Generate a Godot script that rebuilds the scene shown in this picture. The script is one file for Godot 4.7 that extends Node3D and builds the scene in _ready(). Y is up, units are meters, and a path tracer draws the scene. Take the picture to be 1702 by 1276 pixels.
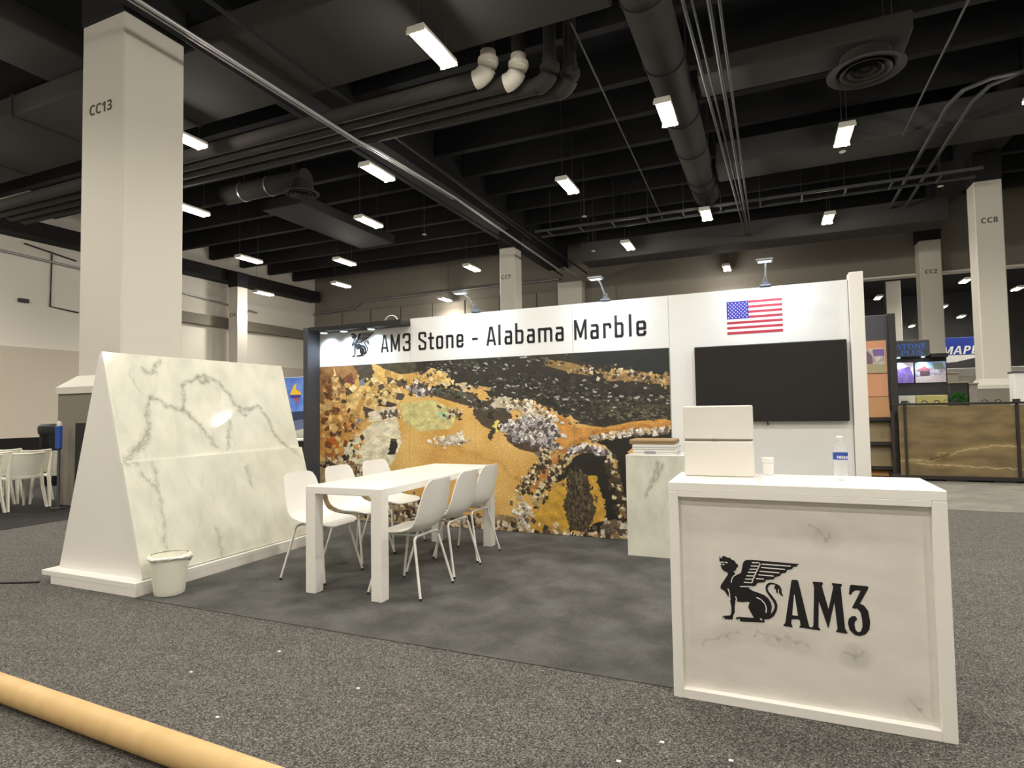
extends Node3D
# A stone company's stand in a dim exhibition hall. x runs along the stand's back wall, z comes out of it, y is up; metres.

var M := {}
var O := Vector3.ZERO          # base of the thing being built: shapes are written in hall coordinates and stored relative to it
var rng := RandomNumberGenerator.new()

# ------------------------------------------------------------------ shapes
func st() -> SurfaceTool:
	var s := SurfaceTool.new()
	s.begin(Mesh.PRIMITIVE_TRIANGLES)
	return s

func vtx(s: SurfaceTool, p: Vector3, n: Vector3, uv := Vector2.ZERO) -> void:
	s.set_normal(n)
	s.set_uv(uv)
	s.add_vertex(p - O)

func tri(s: SurfaceTool, a: Vector3, b: Vector3, c: Vector3, out: Vector3) -> void:
	var n := (c - a).cross(b - a).normalized()
	if n.dot(out) < 0.0:
		vtx(s, a, -n); vtx(s, c, -n); vtx(s, b, -n)
	else:
		vtx(s, a, n); vtx(s, b, n); vtx(s, c, n)

func quad(s: SurfaceTool, a: Vector3, b: Vector3, c: Vector3, d: Vector3, out: Vector3) -> void:
	tri(s, a, b, c, out)
	tri(s, a, c, d, out)

func face(s: SurfaceTool, a: Vector3, b: Vector3, c: Vector3, d: Vector3) -> void:   # top left, top right, bottom right, bottom left, seen from its front
	var n := (c - a).cross(b - a).normalized()
	vtx(s, a, n, Vector2(0, 0)); vtx(s, b, n, Vector2(1, 0)); vtx(s, c, n, Vector2(1, 1))
	vtx(s, a, n, Vector2(0, 0)); vtx(s, c, n, Vector2(1, 1)); vtx(s, d, n, Vector2(0, 1))

func box(s: SurfaceTool, p0: Vector3, p1: Vector3, b := 0.003, basis := Basis(), piv := Vector3.ZERO) -> void:
	var c := (p0 + p1) / 2.0
	var h := ((p1 - p0) / 2.0).abs()
	b = min(b, min(h.x, min(h.y, h.z)) * 0.45)
	var v := {}
	for k in 3:
		for m in 8:
			var sg := Vector3(1 if m & 1 else -1, 1 if m & 2 else -1, 1 if m & 4 else -1)
			var q := h - Vector3(b, b, b)
			q[k] = h[k]
			v[k * 8 + m] = piv + basis * (c + sg * q - piv)
	var cc := piv + basis * (c - piv)
	for k in 3:
		var l := (k + 1) % 3
		var n := (k + 2) % 3
		for sk in 2:
			var e := []
			for pr in [[0, 0], [1, 0], [1, 1], [0, 1]]:
				e.append(v[k * 8 + (sk << k) + (pr[0] << l) + (pr[1] << n)])
			quad(s, e[0], e[1], e[2], e[3], (e[0] + e[2]) / 2.0 - cc)
			if b > 0.0:
				for sl in 2:
					var base: int = (sk << k) + (sl << l)
					var a0: Vector3 = v[k * 8 + base]
					var a1: Vector3 = v[k * 8 + base + (1 << n)]
					var b0: Vector3 = v[l * 8 + base]
					var b1: Vector3 = v[l * 8 + base + (1 << n)]
					quad(s, a0, a1, b1, b0, (a0 + b1) / 2.0 - cc)
	if b > 0.0:
		for m in 8:
			tri(s, v[m], v[8 + m], v[16 + m], v[m] - cc)

func grid(s: SurfaceTool, P: Array, flip := false, uvs := Vector2.ONE) -> void:        # P[j][i]
	var nj := P.size()
	var ni: int = P[0].size()
	var closed: bool = P[0][0].distance_to(P[0][ni - 1]) < 1e-5
	var N := []
	for j in nj:
		var row := PackedVector3Array()
		for i in ni:
			var i0: int = max(i - 1, 0)
			var i1: int = min(i + 1, ni - 1)
			if closed and (i == 0 or i == ni - 1):
				i0 = ni - 2
				i1 = 1
			var du: Vector3 = P[j][i1] - P[j][i0]
			var dv: Vector3 = P[min(j + 1, nj - 1)][i] - P[max(j - 1, 0)][i]
			if du.length() < 1e-7:
				du = P[min(j + 1, nj - 1)][i1] - P[min(j + 1, nj - 1)][i0] + P[max(j - 1, 0)][i1] - P[max(j - 1, 0)][i0]
			var n := dv.cross(du).normalized()
			row.append(-n if flip else n)
		N.append(row)
	for j in nj - 1:
		for i in ni - 1:
			var q := [[j, i], [j, i + 1], [j + 1, i + 1], [j + 1, i]]
			for k in ([0, 2, 1, 0, 3, 2] if flip else [0, 1, 2, 0, 2, 3]):
				var a = q[k]
				vtx(s, P[a[0]][a[1]], N[a[0]][a[1]], Vector2(float(a[1]) / (ni - 1), float(a[0]) / (nj - 1)) * uvs)

func ring(c: Vector3, t: Vector3, r: float, n: int, up := Vector3.UP) -> PackedVector3Array:
	t = t.normalized()
	if absf(t.dot(up)) > 0.95:
		up = Vector3.RIGHT
	var u := up.cross(t).normalized()
	var w := t.cross(u)
	var out := PackedVector3Array()
	for i in n + 1:
		var a := -TAU * i / n
		out.append(c + (u * cos(a) + w * sin(a)) * r)
	return out

func tube(s: SurfaceTool, pts: Array, r: float, n := 10, caps := true, r1 := -1.0) -> void:
	var P := []
	var m := pts.size()
	for j in m:
		var t: Vector3 = pts[min(j + 1, m - 1)] - pts[max(j - 1, 0)]
		P.append(ring(pts[j], t, r if r1 < 0 else lerpf(r, r1, float(j) / (m - 1)), n))
	grid(s, P)
	if caps:
		for e in [0, m - 1]:
			var out: Vector3 = pts[0] - pts[1] if e == 0 else pts[m - 1] - pts[m - 2]
			for i in n:
				tri(s, pts[e], P[e][i], P[e][i + 1], out)

func lathe(s: SurfaceTool, c: Vector3, prof: Array, n := 28, sx := 1.0) -> void:       # profile of (radius, height), bottom to top along the outside
	var P := []
	for q in prof:
		var row := PackedVector3Array()
		for i in n + 1:
			var a := -TAU * i / n
			row.append(c + Vector3(cos(a) * q.x * sx, q.y, sin(a) * q.x) )
		P.append(row)
	grid(s, P, true)

func prism(s: SurfaceTool, poly: PackedVector2Array, z0: float, z1: float, at := Vector3.ZERO) -> void:   # an outline in x and y, thick along z
	var ix := Geometry2D.triangulate_polygon(poly)
	for k in range(0, ix.size(), 3):
		var a := poly[ix[k]]
		var b := poly[ix[k + 1]]
		var c := poly[ix[k + 2]]
		tri(s, at + Vector3(a.x, a.y, z1), at + Vector3(b.x, b.y, z1), at + Vector3(c.x, c.y, z1), Vector3.BACK)
	var cw := Geometry2D.is_polygon_clockwise(poly)
	for i in poly.size():
		var a := poly[i]
		var b := poly[(i + 1) % poly.size()]
		var d := (b - a)
		var o := Vector3(-d.y, d.x, 0) if cw else Vector3(d.y, -d.x, 0)
		quad(s, at + Vector3(a.x, a.y, z0), at + Vector3(b.x, b.y, z0), at + Vector3(b.x, b.y, z1), at + Vector3(a.x, a.y, z1), o)

func stroke(s: SurfaceTool, pts: Array, w: float, z0: float, z1: float, at := Vector3.ZERO, ext := 0.0) -> void:   # a flat line of width w through 2D points
	for i in pts.size() - 1:
		var a: Vector2 = pts[i]
		var b: Vector2 = pts[i + 1]
		var d := (b - a).normalized()
		var n := Vector2(-d.y, d.x) * w / 2.0
		a -= d * ext
		b += d * ext
		prism(s, PackedVector2Array([a + n, b + n, b - n, a - n]), z0, z1, at)

func arc(c: Vector3, u: Vector3, v: Vector3, r: float, a0: float, a1: float, n: int) -> Array:
	var out := []
	for i in n + 1:
		var a := lerpf(a0, a1, float(i) / n)
		out.append(c + (u * cos(a) + v * sin(a)) * r)
	return out

# ------------------------------------------------------------------ objects
func obj(called: String, s: SurfaceTool, m: Material, parent: Node = self) -> MeshInstance3D:
	var o := MeshInstance3D.new()
	o.name = called
	o.mesh = s.commit()
	o.mesh.surface_set_material(0, m)
	parent.add_child(o, true)
	if parent == self:
		o.position = O
	return o

var taken := {}
func numbered(called: String) -> String:
	var k: int = taken.get(called, 0)
	taken[called] = k + 1
	return called if k == 0 else "%s_%03d" % [called, k]

func tag(o: Node, label: String, category := "", group := "") -> Node:
	o.set_meta("label", label)
	if category: o.set_meta("category", category)
	if group: o.set_meta("group", group)
	return o

func thing(called: String, label: String, category: String, at := Vector3.ZERO, group := "", local := false) -> Node3D:
	var o := Node3D.new()
	o.name = numbered(called)
	add_child(o)
	o.position = at
	O = Vector3.ZERO if local else at
	tag(o, label, category, group)
	return o

func single(called: String, s: SurfaceTool, m: Material, label: String, category: String, group := "") -> Node:
	var o := obj(numbered(called), s, m)
	tag(o, label, category, group)
	return o

func struct(called: String, s: SurfaceTool, m: Material, label := "") -> MeshInstance3D:
	var o := obj(called, s, m)
	o.set_meta("kind", "structure")
	if label: o.set_meta("label", label)
	return o

func dup(root: Node3D, at: Vector3, turn: float, label: String) -> Node3D:
	var r: Node3D = root.duplicate()
	r.name = numbered(str(root.name).get_slice("_0", 0))
	add_child(r)
	r.position = at
	r.rotation.y = turn
	r.set_meta("label", label)
	return r

func lettering(called: String, txt: String, size: float, at: Vector3, m: Material, parent: Node, bold := true, wide := 1.0, slant := 0.0, serif := false) -> MeshInstance3D:
	var f := SystemFont.new()
	f.font_names = PackedStringArray(["Droid Serif" if serif else "Droid Sans"])
	f.font_weight = 700 if bold else 400
	var t := TextMesh.new()
	t.text = txt
	t.font = f
	t.font_size = 64
	t.pixel_size = size / 46.0
	t.depth = 0.006
	t.material = m
	var o := MeshInstance3D.new()
	o.name = called
	o.mesh = t
	parent.add_child(o, true)
	o.transform = Transform3D(Basis(Vector3(wide, 0, 0), Vector3(slant, 1, 0), Vector3(0, 0, 1)), at - O)
	return o

# ------------------------------------------------------------------ materials and textures
func mat(key: String, c: Color, rough := 0.6, metal := 0.0) -> StandardMaterial3D:
	var m := StandardMaterial3D.new()
	m.albedo_color = c
	m.roughness = rough
	m.metallic = metal
	M[key] = m
	return m

func glow(key: String, c: Color, e: float) -> StandardMaterial3D:
	var m := mat(key, c, 0.5)
	m.emission_enabled = true
	m.emission = c
	m.emission_energy_multiplier = e
	return m

func tex(key: String, img: Image, rough := 0.6, world_size := 0.0, tint := Color.WHITE) -> StandardMaterial3D:
	var m := mat(key, tint, rough)
	m.albedo_texture = ImageTexture.create_from_image(img)
	if world_size > 0.0:
		m.uv1_triplanar = true
		m.uv1_world_triplanar = true
		m.uv1_scale = Vector3.ONE / world_size
	return m

func noise(sd: int, f: float, oct := 4) -> FastNoiseLite:
	var n := FastNoiseLite.new()
	n.seed = sd
	n.noise_type = FastNoiseLite.TYPE_SIMPLEX_SMOOTH
	n.frequency = f
	n.fractal_octaves = oct
	return n

func c8(r: int, g: int, b: int) -> Color:
	return Color(r / 255.0, g / 255.0, b / 255.0)

func speckle(w: int, base: Color, spread: float, sd: int, blotch := 0.0, soft := 0) -> Image:      # carpet pile, seamless
	var r := RandomNumberGenerator.new()
	r.seed = sd
	var a := PackedFloat32Array()
	a.resize(w * w)
	for i in w * w:
		a[i] = r.randf() - 0.5
	for k in soft:
		var b := a.duplicate()
		for y in w:
			for x in w:
				b[y * w + x] = (a[y * w + x] * 2.0 + a[y * w + (x + 1) % w] + a[((y + 1) % w) * w + x]) * 0.3
		a = b
	var big: PackedByteArray = noise(sd, 0.012, 4).get_seamless_image(w, w).get_data()
	var d := PackedByteArray()
	d.resize(w * w * 3)
	for i in w * w:
		var v := 1.0 + a[i] * spread + (big[i] / 255.0 - 0.5) * blotch
		d[i * 3] = clampi(int(base.r8 * v), 0, 255)
		d[i * 3 + 1] = clampi(int(base.g8 * v), 0, 255)
		d[i * 3 + 2] = clampi(int(base.b8 * v), 0, 255)
	return Image.create_from_data(w, w, false, Image.FORMAT_RGB8, d)

func clouds(w: int, h: int, a: Color, b: Color, sd: int, f: float, stretch := 1.0) -> Image:
	var n := noise(sd, f, 5)
	var d := PackedByteArray()
	d.resize(w * h * 3)
	for y in h:
		for x in w:
			var t := clampf(n.get_noise_2d(x, y * stretch) * 0.9 + 0.5, 0.0, 1.0)
			var c := a.lerp(b, t)
			var i := (y * w + x) * 3
			d[i] = c.r8; d[i + 1] = c.g8; d[i + 2] = c.b8
	return Image.create_from_data(w, h, false, Image.FORMAT_RGB8, d)

func nums(txt: String) -> Array:            # "x y x y" in thousandths -> points
	var p := txt.split_floats(" ")
	var out := []
	for i in range(0, p.size() - 1, 2):
		out.append(Vector2(p[i], p[i + 1]) / 1000.0)
	return out

func dab(img: Image, x: int, y: int, r: float, c: Color, a: float) -> void:
	for v in range(int(y - r), int(y + r) + 1):
		for u in range(int(x - r), int(x + r) + 1):
			if u >= 0 and v >= 0 and u < img.get_width() and v < img.get_height():
				var d := Vector2(u - x, v - y).length() / maxf(r, 0.6)
				if d < 1.0:
					img.set_pixel(u, v, img.get_pixel(u, v).lerp(c, a * (1.0 - d * d)))

func vein(img: Image, pts: Array, c: Color, wid: float, jag: float, sd: int, strength := 0.5) -> void:
	var n := noise(sd, 0.045, 3)
	var W := img.get_width()
	var H := img.get_height()
	for i in pts.size() - 1:
		var a := Vector2(pts[i].x * W, pts[i].y * H)
		var b := Vector2(pts[i + 1].x * W, pts[i + 1].y * H)
		var L := a.distance_to(b)
		for k in int(L / 1.5) + 1:
			var p := a.lerp(b, k * 1.5 / maxf(L, 1.0))
			p += Vector2(n.get_noise_2d(p.x * 0.5, p.y * 0.5), n.get_noise_2d(p.y * 0.5 + 500.0, p.x * 0.5)) * jag
			dab(img, int(p.x), int(p.y), wid * (0.55 + 0.8 * absf(n.get_noise_1d(p.x * 3.0 + p.y))), c, strength)
			if k % 3 == 0:                # hairlines running off the vein, and its soft halo
				dab(img, int(p.x), int(p.y), wid * 5.0, c, strength * 0.10)
				var e := p + Vector2(n.get_noise_1d(p.y * 9.0) * 14.0, n.get_noise_1d(p.x * 9.0) * 14.0) * jag * 0.12
				dab(img, int(e.x), int(e.y), wid * 0.6, c, strength * 0.6)

func fill_poly(img: Image, pts: Array, c: Color, jit: float, n: FastNoiseLite, shade := 0.1) -> void:   # scanlines with a ragged edge
	var W := img.get_width()
	var H := img.get_height()
	var y0 := H
	var y1 := 0
	for p in pts:
		y0 = mini(y0, int(p.y * H))
		y1 = maxi(y1, int(p.y * H))
	for y in range(maxi(y0, 0), mini(y1, H - 1) + 1):
		var xs := []
		var yy := (y + 0.5) / H
		for i in pts.size():
			var a: Vector2 = pts[i]
			var b: Vector2 = pts[(i + 1) % pts.size()]
			if (a.y <= yy) != (b.y <= yy):
				xs.append((a.x + (yy - a.y) / (b.y - a.y) * (b.x - a.x)) * W + n.get_noise_2d(y * 4.0, i * 90.0) * jit)
		xs.sort()
		for k in range(0, xs.size() - 1, 2):
			for x in range(maxi(int(xs[k]), 0), mini(int(xs[k + 1]), W - 1) + 1):
				var v := 1.0 + n.get_noise_2d(x * 1.3, y * 1.9) * shade
				img.set_pixel(x, y, Color(c.r * v, c.g * v, c.b * v))

func mural_image() -> Image:            # the aerial view of a quarry printed on the back wall
	var W := 1180
	var H := 517
	var n := noise(11, 0.02, 5)
	var img := clouds(W, H, c8(222, 184, 112), c8(200, 152, 76), 5, 0.006)
	for part in "200,190,130:277 261 382 236 463 316 436 412 344 434 290 382;224,216,188:125 472 187 376 271 359 282 497 256 610 226 713 145 757 86 675 86 539;150,110,68:-4 -16 141 -13 139 61 121 130 94 167 61 252 40 323 -5 370;192,142,72:-5 329 62 212 125 286 146 364 125 422 93 481 82 598 28 632 -5 569;190,104,34:24 449 67 418 69 520 46 599 24 541;224,182,104:180 103 209 52 276 28 286 141 272 186 228 164 176 141;226,192,122:121 192 147 132 169 141 146 229 115 332 89 324;216,186,122:142 333 171 172 212 144 272 197 252 279 208 296;78,70,56:118 -4 184 -8 194 51 178 103 147 132 139 53;122,132,142:142 100 159 86 159 133 142 139;122,74,54:75 94 116 47 124 114 94 151;74,56,44:90 124 128 150 100 211;82,72,62:232 157 293 198 287 232 272 239;70,60,52:206 224 269 261 263 280 208 270;84,70,58:155 264 194 296 163 353;108,120,136:123 340 156 353 133 410;216,204,180:171 307 267 272 271 359 175 372;76,74,54:188 -12 346 -10 346 64 284 74 229 34;46,43,36:323 -5 1003 -2 1002 370 911 390 854 415 789 391 763 341 744 367 721 307 682 279 626 263 589 275 551 231 526 176 428 152 345 90;32,36,36:785 -1 1003 -2 1002 147 928 112 858 79 792 46;142,116,72:702 26 747 41 784 62 811 88 814 130 769 110 739 87 704 64;156,124,82:843 123 900 103 931 118 1000 147 1000 193 948 177 900 160 857 163;70,66,50:805 251 870 264 926 289 994 292 999 332 912 346 819 311;74,62,50:323 107 355 147 401 186 500 200 525 247 589 275 609 338 611 427 550 420 524 391 502 328 504 285 469 269 410 231 373 203 326 189;222,188,122:345 94 379 42 434 84 436 152 410 158 379 119;214,200,172:377 112 434 141 434 170 383 130;204,186,150:452 143 482 138 500 161 498 203 441 160;84,90,76:386 156 491 203 482 227 392 197;192,152,102:508 158 550 175 553 196 526 187;186,178,150:553 228 610 237 608 300 559 291;206,160,84:606 255 674 251 697 333 730 374 739 414 712 380;120,110,98:588 423 638 355 681 339 720 384 735 457 714 534 679 582 656 529 608 472;78,58,46:588 448 640 478 688 525 669 552 624 530 599 492;198,142,68:697 340 744 341 766 385 784 414 840 414 911 380 1002 363 1002 409 925 431 839 457 788 493 757 549 726 626 694 711 662 778 635 767 663 677 695 575 727 491 738 424;184,122,62:727 514 757 533 710 657 670 757 651 745 695 608;30,28,21:1002 415 1002 486 924 503 900 535 898 985 745 1003 738 935 754 867 720 713 756 605 817 495 882 453;202,168,104:772 532 817 483 850 511 859 546 817 538 780 562;192,150,58:720 720 748 694 756 671 823 670 831 746 842 793 845 908 813 928 798 978 660 1019 653 920 677 850;70,60,42:756 648 802 664 814 796 822 859 798 978 761 968 746 868 739 837 755 753;166,156,146:838 905 898 903 898 994 831 995;140,110,74:857 559 873 584 896 888 880 890;168,144,110:-5 625 145 641 226 653 246 742 245 854 341 910 415 930 579 909 653 926 663 1019 341 1044 -6 1045;186,170,144:652 994 898 972 897 1004 652 1027;48,42,36:247 475 269 479 262 573 237 577;60,48,38:541 448 555 413 565 423 551 486;232,214,110:556 406 565 364 575 372 568 434;160,205,170:395 314 422 318 436 344 409 358;60,50,40:454 341 472 305 470 327 458 355".split(";"):
		var kv := part.split(":")
		var c := kv[0].split_floats(",")
		fill_poly(img, nums(kv[1]), Color(c[0] / 255.0, c[1] / 255.0, c[2] / 255.0), 9.0, n, 0.2)
	var pals := [[c8(226, 218, 212), c8(186, 180, 180), c8(150, 146, 150), c8(90, 78, 72)], [c8(220, 210, 190), c8(120, 100, 80), c8(84, 74, 60)], [c8(214, 200, 160), c8(176, 150, 100), c8(70, 56, 40), c8(60, 50, 36)],
		[c8(96, 94, 80), c8(72, 70, 54), c8(62, 54, 46), c8(34, 32, 28), c8(26, 26, 22), c8(52, 52, 40), c8(168, 166, 158)], [c8(206, 184, 148), c8(150, 120, 84), c8(92, 74, 56), c8(228, 214, 188), c8(60, 48, 40)], [c8(196, 148, 84), c8(142, 98, 58), c8(84, 62, 44), c8(226, 190, 126), c8(206, 170, 110), c8(120, 72, 40)],
		[c8(226, 192, 124), c8(206, 164, 92), c8(236, 214, 160), c8(96, 80, 64), c8(190, 150, 88)], [c8(104, 100, 80), c8(84, 82, 66), c8(60, 56, 46), c8(120, 112, 88), c8(44, 40, 34)], [c8(178, 146, 90), c8(150, 120, 76), c8(196, 168, 116), c8(70, 60, 44), c8(210, 200, 180)],
		[c8(222, 212, 196), c8(190, 176, 156), c8(236, 228, 216), c8(110, 96, 84), c8(206, 178, 130)], [c8(92, 80, 58), c8(60, 50, 36), c8(116, 102, 76), c8(44, 36, 26)]]
	for part in "150,96,46,2,0.5:1002 388 925 406 840 431 773 483 726 590 678 709 641 796;224,178,110,2.2,0.45:1002 376 911 393 825 424 758 483 710 601 662 737;156,104,54,1.6,0.45:1002 400 911 418 818 450 750 530 694 682;236,214,170,3,0.35:605 817 654 785 693 808;230,200,140,2,0.3:146 442 305 497 453 584 573 631;232,204,150,2,0.3:267 422 381 514 342 661;170,126,66,2.5,0.3:453 530 573 614 622 713;96,70,40,1.2,0.5:618 680 635 712 625 754;120,90,56,2,0.5:715 58 769 87 828 116;60,52,40,1.4,0.6:843 143 914 142 998 168;230,220,190,1.6,0.5:761 341 774 382 818 395;214,196,150,1.6,0.4:62 125 115 188 94 304;236,214,150,1.6,0.5:-5 362 61 252 104 324".split(";"):
		var kv := part.split(":")
		var q := kv[0].split_floats(",")
		vein(img, nums(kv[1]), Color(q[0] / 255.0, q[1] / 255.0, q[2] / 255.0), q[3], 10.0, 5, q[4])
	var r := RandomNumberGenerator.new()
	r.seed = 3
	for part in "18 34 57 205 28 342 61 520:43 91 95 660 5;146 190 228 175 278 141:57 84 80 540 6;93 324 146 442 114 597:28 84 45 440 5;61 638 145 711 226 743:82 56 150 420 4;346 16 527 53 692 8:126 49 240 260 3;577 128 691 171 812 229:108 56 320 260 3;658 254 841 279 994 261:108 56 360 260 3;782 342 912 346 993 332:72 35 170 260 7;769 84 900 128 995 174:54 28 110 240 8;601 261 658 305 712 374:46 31 120 320 9;345 146 455 190 575 337:72 42 110 340 3;346 79 419 122:36 28 26 400 6;588 413 641 373 697 390 727 457:25 28 200 340 0;608 458 672 468 711 524:25 31 220 360 0;326 167 352 191:25 28 60 340 0;390 495 471 477:32 28 90 360 9;228 320 263 313:25 28 44 280 1;706 547 684 625 654 711 631 774:16 28 230 300 2;752 573 721 657 694 748 669 838:14 28 220 300 2;762 546 802 512 850 556:16 17 110 320 0;817 467 911 437 1000 425:9 14 130 320 9;144 941 414 972 652 967:82 42 330 420 4;226 743 323 883 396 946:54 49 120 400 4;858 575 887 852:12 49 70 360 2;849 945 891 958:32 35 50 440 1;634 848 640 948:18 42 90 340 9;652 1001 891 989:72 14 60 400 4;771 670 785 799 776 962:28 70 420 220 10;455 297 427 351:28 17 40 200 4".split(";"):
		var kv := part.split(":")
		var line := nums(kv[0])
		var q := kv[1].split_floats(" ")
		var pal: Array = pals[int(q[4])]
		for k in int(q[2]):
			var u := r.randf() * (line.size() - 1)
			var p: Vector2 = line[int(u)].lerp(line[mini(int(u) + 1, line.size() - 1)], u - int(u))
			p += Vector2(r.randfn() * q[0] * 0.5, r.randfn() * q[1] * 0.5) / 1000.0
			if p.y < 0.005 or p.x < 0.0 or p.x > 1.0:
				continue
			var sz := q[3] / 100.0 * r.randf_range(1.1, 2.8)
			var c: Color = pal[r.randi() % pal.size()]
			var ps := []
			var sh := []
			var kind := int(q[4])
			var stroke_like: bool = kind in [3, 7, 10]
			var nv := 3 if kind in [5, 6] and k % 3 == 0 else 4
			var asp := r.randf_range(0.25, 0.5) if stroke_like else r.randf_range(0.5, 0.9)
			var turn := Transform2D(r.randf_range(-0.5, 0.5) + (1.4 if kind == 10 else 0.2) if stroke_like else r.randf() * TAU, Vector2.ZERO)
			for m in nv:
				var a := TAU * (m + 0.5) / nv
				var d: Vector2 = turn * (Vector2(cos(a) * sz * 1.25, sin(a) * sz * asp * 1.25) * r.randf_range(0.75, 1.1))
				ps.append(p + d / Vector2(W, H))
				sh.append(p + (d + Vector2(-0.9, 1.4)) / Vector2(W, H))
			fill_poly(img, sh, c.darkened(0.5), 0.0, n, 0.1)
			fill_poly(img, ps, c, 0.0, n, 0.2)
	var fine := noise(77, 0.11, 3)
	for y in H:                          # photographic grain of the ground
		for x in W:
			var v := 1.0 + fine.get_noise_2d(x, y * 1.4) * 0.12
			var c := img.get_pixel(x, y)
			img.set_pixel(x, y, Color(c.r * v, c.g * v, c.b * v))
	return img

func flag_image() -> Image:
	var W := 520
	var H := 286
	var img := Image.create(W, H, false, Image.FORMAT_RGB8)
	img.fill(c8(240, 236, 236))
	for k in 7:
		img.fill_rect(Rect2i(0, k * 44, W, 22), c8(176, 44, 62))
	img.fill_rect(Rect2i(0, 0, 208, 154), c8(46, 42, 160))
	for row in 9:
		for k in (6 if row % 2 == 0 else 5):
			var c := Vector2(17.3 * (2 * k + 1 + row % 2), 15.4 * (row + 1))
			var ps := []
			for m in 10:
				var a := -PI / 2 + PI * m / 5.0
				ps.append((c + Vector2(cos(a), sin(a)) * (7.6 if m % 2 == 0 else 3.2)) / Vector2(W, H))
			fill_poly(img, ps, c8(236, 234, 240), 0.0, noise(1, 0.1), 0.0)
	return img

func marble(w: int, h: int, veins: String, sd: int, wid: float, strength: float) -> Image:
	var img := clouds(w, h, c8(225, 224, 210), c8(208, 208, 195), sd, 0.007, 0.7)
	if veins:
		var k := 0
		for part in veins.split(";"):
			for pass_no in 3:
				vein(img, nums(part), c8(140, 140, 130), wid * [1.0, 1.6, 0.7][pass_no], [15.0, 24.0, 30.0][pass_no], sd + k + pass_no * 7, strength * [0.8, 0.4, 0.6][pass_no])
			k += 1
	var n := noise(sd + 40, 0.01, 5)
	for k in 26:                            # faint grey drifts
		var p := Vector2(rng.randf() * w, rng.randf() * h)
		for m in 40:
			p += Vector2(n.get_noise_2d(p.x, p.y) * 6.0, 3.0)
			dab(img, int(p.x), int(p.y), 7.0, c8(176, 176, 160), 0.022)
	return img

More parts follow.
